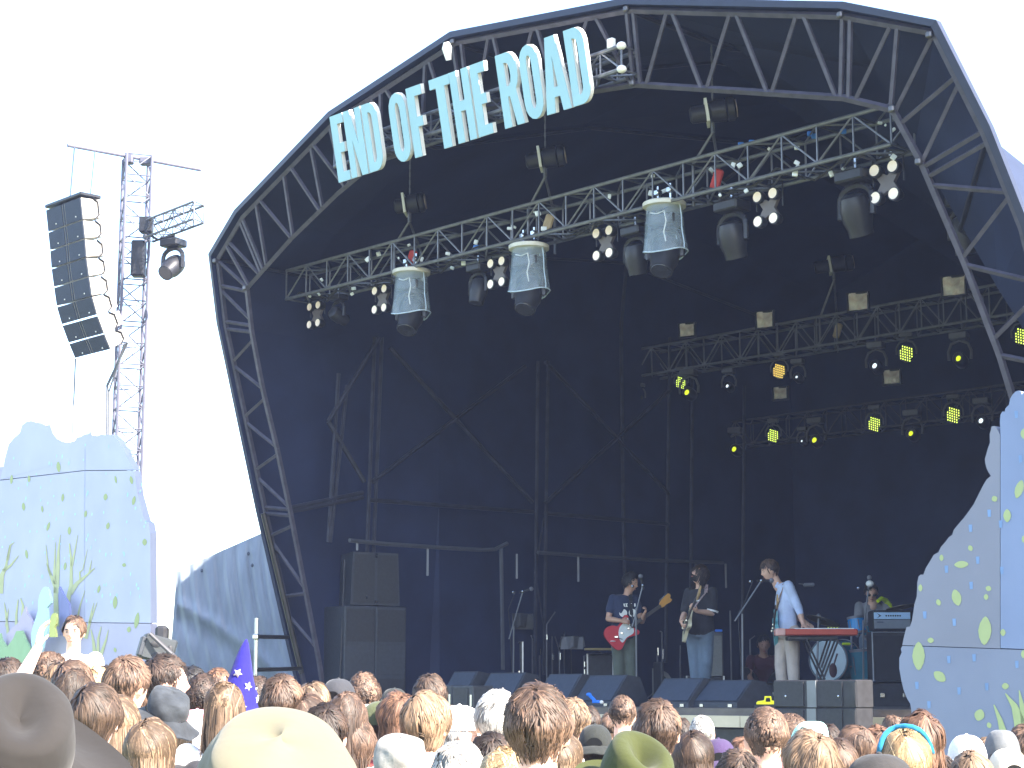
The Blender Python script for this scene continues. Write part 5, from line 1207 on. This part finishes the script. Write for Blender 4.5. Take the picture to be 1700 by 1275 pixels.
MB().prism([(-.14,0,.02),(.12,0,.02),(.16,0,.14),(-.02,0,.40),(-.14,0,.47)], (0,.3,0)).build('cabinet', clothg, tilt); MB().bbox((-.0,-.01,.27), (.40,.02,.035), .004, Matrix.Rotation(.72, 3, 'Y')).build('dark_strap', black, tilt)
MB().bbox((-.155,-.01,.30), (.04,.32,.5), .01).build('side_panel', black, tilt)
def case(label, px0, px1, y0, y1, D, mcol=None, zb=DECK, dep_=.5):
    a_ = at(px0, y1, D); c_ = at(px1, y0, D); w_ = c_.x-a_.x; h = c_.z-zb; t = thing('flight_case', label, 'flight case', ((a_.x+c_.x)/2, D, zb), 0, 'flight cases on the stage')
    MB().bbox((0,dep_/2,h/2), (w_,dep_,h), .01).build('case_body', mcol or black, t); mb = MB()
    for x in (-w_/2, w_/2):
        for z in (0.012, h-.012): mb.bbox((0,-.004,z), (w_,.02,.024), .003)
        mb.bbox((x*.985,-.004,h/2), (.024,.022,h), .003)
    mb.build('edging', mat('case_edging', (.42,.43,.45), .35, .6), t); mb = MB()
    for q in (-.25, .25): mb.bbox((w_*q,-.012,h*.5), (.05,.02,.05), .004)
    mb.build('latch', chrome, t); return t
case('black flight case with silver edges under the tall black cabinet', 1447, 1520, 1131, 1172, 20.6, None, 1.5-.03)
case('low flight case beneath the grey-clothed amplifier', 1140, 1202, 1122, 1150, 24.1)
case('flight case with pale label right of the crouching stagehand', 1252, 1297, 1133, 1160, 22.6)
case('low dark case at the left below the awning rail', 640, 700, 1092, 1125, 26.5)
case('dark case standing behind the unused microphone stand', 838, 868, 1065, 1115, 26.6)
case('wide dark case left of the guitarist in navy', 975, 1018, 1085, 1125, 26.2)
tag(MB().bbox(at(995, 1078, 25.9), (.42,.3,.03), .006).build('work_board', mat('board_yellow', (.30,.22,.09), .6)), 'long yellow-brown board lying on the wide dark case', 'board')
tag(MB().bbox(at(705, 1112, 25.9), (.78,.05,.06), .006).build('sunlit_gap_strip', white), 'white strip added as the sunlit gap between the speaker stack and monitors', 'bright strip')  # white board added for the sunlit ground showing under the back wall
for x, y, s_, m_, nm, l in ((823,1027,.12,CLO['maroon'],'draped_jacket','dark red jacket draped on gear at the back left'),(862,1030,.2,mat('tarp_grey', (.07,.07,.075), .8),'draped_cover','grey cover draped over gear behind the microphone stand'),(950,1066,.16,CLO['grey'],'towel_stack','grey towel over a rack left of the guitarist in navy')):
    q = at(x, y, 26.4); rn = random.Random(int(x))
    MB().grid(lambda u, v: q+V(((u-.5)*2*s_*(1+.2*v), .12*sin(u*9)+.1*v, s_*(.5-1.0*v)+.02*sin(u*14)*v)), 14, 9).prism([q+V((-s_,.1,.4*s_)), q+V((s_,.1,.4*s_)), q+V((s_,.1,-.6*s_)), q+V((-s_,.1,-.6*s_))], (0,.2,0)).build(nm, m_) ; tag(SC.collection.objects[-1], l, 'cover')
rn = random.Random(9); stn = [791,800,811,826,845,876,884,896,908,917,929,937,948,963,970,985,1000,1092,1100,1130,1215,1247]
grey_st = mat('gear_stand', (.11,.11,.125), .45, .4)
for i, x in enumerate(stn):
    D = 25.5+rn.uniform(0, 2.2); b_ = deckpt(x, D); hh = rn.uniform(.55, 1.45)
    t = thing('gear_stand', 'thin dark gear stand among the equipment at the back of the stage', 'stand', b_, rn.random()*3, 'dark gear stands behind the band')
    mb = MB(); mb.tube((0,0,.02), (0,0,hh), .012, n=6); [mb.tube((0,0,.2), (.25*cos(2.1*k),.25*sin(2.1*k),.01), .010, n=5) for k in range(3)]
    if rn.random() < .6: mb.tube((0,0,hh), (rn.uniform(-.35,.35),0,hh+rn.uniform(0,.3)), .009, n=5)
    mb.build('post', grey_st, t); mb = MB(); [mb.tube((0.005,-.012,z_), (.005,-.012,z_+rn.uniform(.05,.11)), .013, n=6) for z_ in [rn.uniform(.15,hh) for _ in range(2)]]; mb.build('chrome_sleeve', chrome, t)
# ================================================================ CROWD
GRP = 'festival crowd in front of the stage'
UPL = dict(elL=(-.36,.10,1.64), wrL=(-.28,.14,1.83), hdL=(.1,.1,1), palmL=(1,.3,0), thL=(0,1,.2))
CLAP = dict(elL=(-.30,.18,1.42), wrL=(-.11,.30,1.66), hdL=(.05,0,1), palmL=(1,.2,0), thL=(0,-1,.3), elR=(.30,.18,1.42), wrR=(.11,.30,1.66), hdR=(-.05,0,1), palmR=(-1,.2,0), thR=(0,-1,.3), curl=.8)
SIT = dict(hiL=(-.10,.02,.92), hiR=(.10,.02,.92), knL=(-.14,.38,.86), anL=(-.13,.36,.44), knR=(.14,.38,.86), anR=(.13,.36,.44), elL=(-.25,.10,1.16), elR=(.25,.10,1.16), wrL=(-.15,.30,1.02), wrR=(.15,.30,1.02), hdL=(.2,.9,-.3), hdR=(-.2,.9,-.3), hfwd=(.25,1,-.12), hright=(1,-.25,0))
PROF = dict(hfwd=(.9,.45,-.03), hright=(.45,-.9,0))
PROFL = dict(hfwd=(-.9,.4,-.03), hright=(.4,.9,0))
BASES = {}
def base(pose, fem):
    k = (pose, fem)
    if k not in BASES:
        J = {'stand': {}, 'upl': UPL, 'clap': CLAP, 'sit': SIT, 'prof': PROF, 'profl': PROFL}[pose]; BASES[k] = figure(J, .0085, fem=fem, wide=.93 if fem else 1.02)
    return BASES[k]
def hat_for(kind, par, J, H, seed, extra):
    c = J['hed']; hcol = extra
    def put(name, mb, m): mb.v = [c+H @ p for p in mb.v]; return mb.build(name, m, par, smooth=2)
    T_ = lambda mb, ax, an: setattr(mb, 'v', [Matrix.Rotation(an, 3, ax) @ p for p in mb.v])
    if kind in ('cap', 'capback', 'capleft'):
        mb = cap_mesh(1 if kind == 'cap' else -1)
        if kind == 'capleft': mb = cap_mesh(1); T_(mb, 'Z', pi/2.3)
        if kind == 'capback':
            o = put('cap', mb, hcol); b = MB(); b.add([(x, -.118, z) for x, z in [(.045*cos(a*pi/10), .022+.04*sin(a*pi/10)) for a in range(11)]], [tuple(range(11))]); put('cap_opening', b, HAIR['dark']); return o
        return put('cap', mb, hcol)
    if kind == 'beanie':
        mb = MB(); mb.grid(lambda u, v: (.092*cos(2*pi*u)*cos(v*pi/2)**.6*(1+.01*sin(40*pi*u)), .110*sin(2*pi*u)*cos(v*pi/2)**.6-.006, .0+.145*sin(v*pi/2)), 48, 12, True); return put('beanie', mb, hcol)
    if kind == 'wrap':
        rn = random.Random(seed); f = [rn.random()*6 for _ in range(4)]
        mb = MB(); mb.grid(lambda u, v: ((.105+.010*sin(u*19+f[0]+v*5))*cos(2*pi*u)*cos(v*pi/2)**.55, (.122+.01*sin(u*31+f[1]))*sin(2*pi*u)*cos(v*pi/2)**.55-.006, -.06+.20*sin(v*pi/2)+.012*sin(u*25+f[2])*(1-v)), 64, 14, True); return put('head_cloth', mb, hcol)
    if kind == 'band':
        mb = MB(); mb.path([(.095*cos(a*pi/12), -.025+.02*sin(a), .045+.095*sin(a*pi/12)) for a in range(13)], .010, 8); return put('headband', mb, hcol)
    if kind == 'wizard':
        mb = MB(); mb.grid(lambda u, v: ((.118*(1-v)**.85+.004)*cos(2*pi*u)*(1+.06*sin(u*25+v*6)*(1-v))+.035*v*v, (.13*(1-v)**.85+.004)*sin(2*pi*u), .02+.40*v+.01*sin(9*v)), 40, 18, True); o = put('wizard_hat', mb, hcol)
        mb = MB(); rn = random.Random(2)
        for a, z in ((-1.9, .11), (-1.0, .06), (-.6, .17), (-2.5, .2), (-2.2, .03), (-1.3, .24), (-3.0, .1), (0, .1), (.9,.15), (1.8,.1)):
            v_ = (z-.02)/.40; r_ = .118*(1-v_)**.85*1.07; cz = z; q = 0.026; tz = V((-sin(a), cos(a), 0))
            ctr = V((r_*cos(a), r_*1.14*sin(a), cz)); pts = [ctr+tz*(q*(1 if k % 2 == 0 else .45)*sin(pi*k/5+v_))+V((0,0,1))*(q*(1 if k % 2 == 0 else .45)*cos(pi*k/5+v_)) for k in range(10)]
            mb.prism(pts, V((cos(a), sin(a), .1))*.006)
        put('silver_stars', mb, mat('star_silver', (.75,.74,.68), .3, .2))
        mb = MB(); mb.path([(.118*cos(a*pi/12), .132*sin(a*pi/12), .02+.004*sin(a*5)) for a in range(25)], .020, 8); put('fur_trim', mb, cl_('fur_white', (.75,.72,.66), bscale=90)); return o
    kw, m, tilt, band = extra
    a, b = brim_hat(seed=seed, **kw)
    for q in (a, b): 
        if tilt: T_(q, 'X', tilt[0]); T_(q, 'Y', tilt[1]); T_(q, 'Z', tilt[2])
    o = put('hat_crown', a, m); put('hat_brim', b, m)
    if band:
        r_ = kw['crown_r']; mb = MB(); mb.grid(lambda u, v: (r_*.905*cos(2*pi*u)*(1-.02*v), r_*1.125*sin(2*pi*u)*(1-.02*v), .022+.030*v), 40, 4, True); T_(mb, 'X', tilt[0]); T_(mb, 'Y', tilt[1]); T_(mb, 'Z', tilt[2]); put('hat_ribbon', mb, band)
    return o
HX = dict(cap=.03, capback=.03, capleft=.03, beanie=.04, wrap=.05, band=.02, wizard=.30)
NP = [0]
def person(px, ytop, D, label, skin='fair', hair=('short', 'brown'), shirt='white', hat=None, hatm=None, yaw=0, fem=0, pose='stand', extra=.10, n=None, z0=None, legs='denim', hsz=1):
    q = at(px, ytop, D); hx = 0
    if hat: hx = HX.get(hat, extra)
    sc_ = q.z/(1.775+hx)
    if z0 is not None: sc_ = 1.0
    f = base(pose, fem); face = math.atan2(-(2-q.x), 24-D)
    loc = (q.x, D, 0 if z0 is None else q.z-1.775)
    r_ = thing('person', label, 'person', loc, face+yaw, GRP, sc_); NP[0] += 1
    if not .84 < sc_ < 1.12: print('scale', round(sc_, 2), label)
    link(f['body'], 'body', SKIN[skin], r_); link(f['shirt'], 'shirt', CLO[shirt], r_); link(f['trousers'], 'trousers', CLO[legs], r_); link(f['shoes'], 'shoes', CLO['black'], r_)
    if hair:
        st_, cc = hair; sd_ = 1+(NP[0] % 3); cnt = 4200 if D < 5.6 else (1900 if D < 9.5 else 900); sd_ += 10 if cnt == 4200 else (20 if cnt == 1900 else 30); under = bool(hat) and hat != 'band'
        place_hair(r_, f['J'], f['H'], st_, sd_, cnt, HAIR[cc], hsz, under)
    if hat: hat_for(hat, r_, f['J'], f['H'], NP[0], hatm)
    return r_, f
felt_b = cl_('felt_brown', (.020,.0175,.0165), var=.2, scale=5, bscale=14); felt_g = cl_('felt_green', (.036,.042,.011), var=.12, bscale=20); canv = cl_('canvas_beige', (.135,.122,.082), var=.12, scale=4, bscale=12)
slate = cl_('canvas_slate', (.03,.034,.04), var=.4, scale=14); camo = cl_('bleached_camo', (.22,.21,.19), var=.35, scale=16); ribb = cl_('ribbon_grey', (.07,.058,.06)); capb = cl_('cap_faded_black', (.03,.028,.028), var=.3, scale=12); straw = cl_('straw_pale', (.6,.52,.4))
capg = cl_('cap_grey', (.035,.036,.042)); capo = cl_('cap_olive', (.07,.08,.04)); capd = cl_('cap_dark', (.02,.022,.02)); wiz = cl_('wizard_blue', (.014,.011,.16)); beg = cl_('beanie_grey', (.12,.125,.13), var=.2); dbr = cl_('band_blue', (.015,.15,.28))
BUCK = dict(crown_r=.102, crown_h=.09, brim=.075, droop=.065, wav=.045, top_round=.7, base=.045)
# foreground
person(14, 1088, 2.6, 'person at the lower left corner wearing the big brown felt hat', 'mid', ('mop', 'dark'), 'black', 'fedora', (dict(crown_r=.096, crown_h=.088, brim=.115, droop=.055, dent=.035, pinch=.22, wav=.015, curl=.022, base=.048, top_round=1), felt_b, (.50, .14, .35), ribb), yaw=.1, extra=.06)
person(450, 1162, 2.2, 'person in the foreground under the large beige bucket hat', 'fair', ('short', 'light'), 'cream', 'bucket', (dict(crown_r=.112, crown_h=.072, brim=.105, droop=.085, wav=.045, top_round=.9, base=.058), canv, (.34, .06, .3), None), extra=.045)
person(1040, 1207, 4.15, 'person wearing the green felt fedora with a teardrop dent', 'mid', ('short', 'brown'), 'olive', 'fedora', (dict(crown_r=.102, crown_h=.115, brim=.070, droop=.03, dent=.058, pinch=.12, curl=.02, base=.050, top_round=1), felt_g, (.42, .12, .45), felt_g), extra=.07)
person(893, 1130, 4.9, 'young man with tousled brown hair, biggest bare head in the middle', 'fair', ('short', 'brown'), 'white', pose='stand')
person(1272, 1167, 6.6, 'man with cropped brown hair and a bright bare neck', 'fair', ('crop', 'brown'), 'white')
person(707, 1146, 6.9, 'listener with straight blond-streaked hair left of the middle', 'fair', ('mop', 'light'), 'white', yaw=-.3)
person(1455, 1229, 4.8, 'person in a faded black cap with its visor pointing left', 'fair', ('short', 'dark'), 'black', 'capleft', capb)
person(1500, 1196, 5.8, 'blonde person with a bright blue headband', 'pale', ('bob', 'blond'), 'white', 'band', dbr, fem=1)
person(1527, 1184, 7.4, 'tall person with reddish brown hair in front of the right rock', 'fair', ('shag', 'red'), 'brownc', hsz=1.05)
person(665, 1216, 5.6, 'person in a bleached camouflage hat at the bottom', 'fair', ('short', 'grey'), 'white', 'bucket', (dict(crown_r=.104, crown_h=.095, brim=.035, droop=.03, wav=.035, top_round=1.1, base=.03), camo, (.1, 0, .2), None), extra=.02)
person(212, 1086, 8.4, 'man with sunlit brown hair just right of the brown hat', 'fair', ('short', 'brown'), 'white', yaw=-.35)
person(275, 1084, 9.0, 'dark-haired man in profile above the slate bucket hat', 'fair', ('short', 'dark'), 'white', pose='prof')
person(270, 1128, 7.6, 'person in a crumpled slate grey bucket hat', 'fair', ('short', 'dark'), 'black', 'bucket', (BUCK, slate, (.28, .25, .6), None), extra=.05)
person(398, 1056, 9.3, 'person wearing the tall blue wizard hat with silver stars', 'fair', ('long', 'red'), 'white', 'wizard', wiz, fem=1)
person(468, 1118, 8.0, 'person with short layered brown hair below the raised hands', 'fair', ('short', 'brown'), 'brownc')
person(480, 1137, 12.0, 'person behind the layered-haired head holding both hands up', 'fair', ('short', 'brown'), 'white', pose='clap')
person(562, 1114, 9.8, 'person in a plain grey cap near the speaker stack', 'fair', ('short', 'brown'), 'grey', 'capback', capg)
person(604, 1116, 10.5, 'person with wavy brown curls beside the grey cap', 'fair', ('curly', 'brown'), 'white')
person(575, 1146, 7.4, 'woman with long brown hair and a flower clip below the grey cap', 'fair', ('long', 'brown'), 'white', fem=1)
person(612, 1160, 8.8, 'person with a pale straw hat between long hair and olive cap', 'fair', ('long', 'red'), 'pink', 'bucket', (dict(crown_r=.102, crown_h=.13, brim=.05, droop=.02, base=.01), straw, (.3, -.3, 0), CLO['navy']), fem=1, extra=.06)
person(634, 1150, 8.4, 'person in an olive green cap', 'fair', ('short', 'dark'), 'white', 'cap', capo, yaw=-1.2)
person(655, 1132, 11.5, 'person in a dark cap in front of the speaker stack', 'fair', ('short', 'dark'), 'grey', 'capback', capd)
person(663, 1149, 8.2, 'person with reddish curls left of the blond-streaked listener', 'fair', ('shag', 'red'), 'red')
person(714, 1116, 10.2, 'man with dark spiky hair below the white sunlit-gap strip', 'mid', ('short', 'mid'), 'white')
person(762, 1156, 7.8, 'person in overexposed white cap and shirt', 'pale', ('short', 'grey'), 'white', 'cap', CLO['white'], yaw=-1.3)
person(826, 1142, 7.0, 'white-haired man in bright sun left of the big tousled head', 'fair', ('short', 'grey'), 'white', yaw=.3)
person(815, 1214, 6.6, 'short dark-haired person at the bottom left of the big tousled head', 'mid', ('short', 'dark'), 'black')
person(840, 1236, 5.2, 'person with long straight blond hair at the bottom edge', 'fair', ('long', 'blond'), 'cream', fem=1)
person(950, 1156, 9.0, 'person with sandy hair peeking out right of the big tousled head', 'fair', ('short', 'light'), 'white')
person(976, 1170, 12.0, 'dark-haired head between two others below the blue clamp', 'mid', ('short', 'dark'), 'grey')
person(988, 1190, 8.6, 'person in a black cap behind the green fedora', 'tan', ('short', 'black'), 'black', 'capback', capd)
person(1033, 1150, 10.8, 'person with a neat cropped brown head above the green fedora', 'fair', ('crop', 'brown'), 'white')
person(1091, 1159, 6.9, 'man with thick sunlit brown hair right of the green fedora', 'fair', ('short', 'brown'), 'cream')
person(1100, 1215, 7.6, 'person with dark shiny hair beside the green fedora brim', 'mid', ('short', 'dark'), 'brownc')
person(1150, 1211, 7.2, 'person with smooth brown-grey hair left of the purple cap', 'fair', ('bob', 'mid'), 'grey', fem=1)
person(1165, 1184, 11.2, 'grey-haired head in front of the pale stage edge', 'fair', ('crop', 'grey'), 'white')
person(1192, 1213, 8.0, 'person in a purple cap worn backwards', 'fair', ('crop', 'brown'), 'white', 'capback', CLO['purple'])
person(1232, 1222, 9.5, 'person with reddish hair between the purple cap and cropped head', 'fair', ('mop', 'red'), 'white', fem=1)
person(1309, 1180, 8.6, 'person with glasses in profile behind the cropped head', 'fair', ('crop', 'brown'), 'red', pose='profl')
person(1347, 1180, 7.8, 'person with a pale mint cloth over the head', 'pale', ('short', 'light'), 'white', 'wrap', CLO['mint'])
person(1347, 1213, 5.8, 'person with tousled light brown hair at the bottom', 'fair', ('shag', 'light'), 'white')
person(1418, 1204, 9.4, 'person in profile with brown hair right of the mint cloth', 'fair', ('mop', 'brown'), 'pink', pose='profl')
person(1456, 1204, 9.6, 'person with wavy chestnut hair under the flight case', 'fair', ('shag', 'red'), 'white')
person(1482, 1186, 13.5, 'distant person in a white shirt beside the flight case', 'fair', ('short', 'brown'), 'white')
person(1604, 1206, 7.6, 'person in a white cap worn backwards before the right rock', 'fair', ('short', 'light'), 'white', 'capback', CLO['white'])
person(1662, 1200, 8.0, 'person in a grey beanie before the right rock', 'fair', ('short', 'dark'), 'grey', 'beanie', beg)
person(1672, 1228, 7.0, 'person in a cream cap at the lower right corner', 'fair', ('short', 'light'), 'white', 'capback', CLO['cream'])
person(1612, 1246, 6.8, 'person with pale brown hair below the white cap', 'fair', ('mop', 'light'), 'white', fem=1)
person(1560, 1250, 7.5, 'dark-haired person between the headband and white cap', 'fair', ('short', 'dark'), 'navy')
person(1700, 1200, 9.0, 'person cut by the right edge behind the cream cap', 'fair', ('short', 'brown'), 'white')
# left group
person(14, 1089, 11.0, 'dark-haired head at the left edge above the brown hat', 'fair', ('short', 'dark'), 'white')
person(122, 1094, 9.2, 'person at the left raising one bare arm', 'pale', ('mop', 'brown'), 'white', pose='upl', fem=1)
person(84, 1082, 11.5, 'curly-haired head just left of the seated man', 'fair', ('curly', 'brown'), 'white')
person(104, 1095, 9.8, 'brown-haired head touching the top of the brown hat', 'fair', ('short', 'light'), 'brownc')
person(122, 1108, 8.8, 'long-haired dark head right of the brown hat crown', 'fair', ('long', 'mid'), 'white', fem=1)
person(155, 1104, 10.2, 'blond head below the seated man', 'fair', ('mop', 'blond'), 'white', fem=1)
person(178, 1102, 11.8, 'dark head partly hidden behind the sunlit brown-haired man', 'fair', ('short', 'dark'), 'black')
person(160, 1132, 6.6, 'person in a bright white top right of the brown hat brim', 'pale', ('mop', 'mid'), 'white', fem=1)
person(250, 1190, 6.2, 'person with pale hair below the slate bucket hat', 'fair', ('bob', 'light'), 'white', fem=1)
person(290, 1190, 8.6, 'person with long blond hair beside the pink cap', 'fair', ('long', 'blond'), 'white', fem=1)
person(327, 1165, 9.0, 'person in a pink cap near the beige hat', 'fair', ('long', 'brown'), 'pink', 'cap', CLO['pink'], yaw=-.9, fem=1)
person(320, 1104, 12.5, 'dark-haired head in front of the side tent', 'mid', ('short', 'black'), 'grey')
person(337, 1118, 10.0, 'curly dark head right of the profile man', 'mid', ('curly', 'dark'), 'black')
person(362, 1108, 12.0, 'auburn head in front of the side tent', 'fair', ('short', 'red'), 'white')
person(374, 1128, 8.4, 'woman with long auburn hair left of the wizard hat', 'fair', ('long', 'light'), 'white', fem=1)
person(428, 1122, 11.0, 'dark curly head right of the wizard hat', 'tan', ('curly', 'dark'), 'white')
person(520, 1130, 9.6, 'person with light brown hair left of the grey cap', 'fair', ('mop', 'light'), 'white', fem=1)
person(512, 1150, 8.0, 'person with smooth brown hair behind the beige hat', 'fair', ('bob', 'brown'), 'white', fem=1)
person(540, 1166, 6.9, 'person with dark hair touching the beige hat', 'fair', ('short', 'dark'), 'red')
for i, (x, y, D, h, l) in enumerate([(745,1170,9.5,('short','brown'),'brown head between the blond-streaked listener and white cap'),(790,1178,10,('mop','blond'),'blond head behind the white-haired man'),(870,1185,11,('short','dark'),'dark head hidden behind the big tousled head'),
        (590,1190,7.4,('mop','brown'),'brown head below the grey cap and long hair'),(760,1228,5.4,('short','grey'),'person with pale grey hair at the bottom'),(1130,1190,12.5,('short','dark'),'small dark head before the pale stage edge'),(1225,1240,6.2,('short','mid'),'brown head at the bottom below the purple cap'),
        (1390,1225,7.4,('mop','brown'),'brown head between mint cloth and black cap'),(1640,1222,9.5,('mop','light'),'light-haired head between white cap and beanie'),(1015,1180,13,('short','brown'),'small brown head left of the neat cropped head'),(930,1210,6.8,('bob','light'),'light-haired head between the tousled head and green fedora'),
        (700,1205,8.8,('short','red'),'auburn head behind the camouflage hat'),(195,1150,7.4,('bob','light'),'light-haired head below the sunlit brown-haired man'),(230,1118,10.8,('short','brown'),'brown head behind the slate bucket hat'),(1375,1200,11,('short','dark'),'dark head right of the mint cloth'),(300,1140,10.4,('mop','brown'),'brown head right of the slate bucket hat')]):
    person(x, y, D, l, ('fair', 'mid')[i % 2], h, ('white', 'grey', 'navy', 'cream')[i % 4], fem=i % 2)
# man riding on someone's shoulders, facing the camera
person(118, 1110, 15.0, 'person carrying the seated man, mostly hidden by the crowd', 'fair', ('short', 'brown'), 'grey')
rp, rf = person(124, 1020, 14.8, 'man in a white T-shirt sitting on shoulders and facing the camera', 'fair', ('short', 'brown'), 'white', yaw=pi+.72, pose='sit', z0=1)
face_bits(rp, rf['J'], rf['H'], 'fair', brows='brown')
# flower clip
print('people', NP[0])
# ================================================================ THIN VOLUME ADDED TO LIFT THE BLACKS LIKE LENS GLARE
hm = bpy.data.materials.new('glare_air'); hm.use_nodes = True; ht = hm.node_tree; ht.nodes.remove(ht.nodes['Principled BSDF'])
pv = ht.nodes.new('ShaderNodeVolumePrincipled'); pv.inputs['Color'].default_value = (.52, .62, 1, 1); pv.inputs['Density'].default_value = .0009; pv.inputs['Anisotropy'].default_value = .0
ht.links.new(pv.outputs[0], ht.nodes['Material Output'].inputs['Volume'])
hb = MB().box((2, 24, 9), (60, 60, 20.0)).build('glare_haze', hm); hb['kind'] = 'stuff'
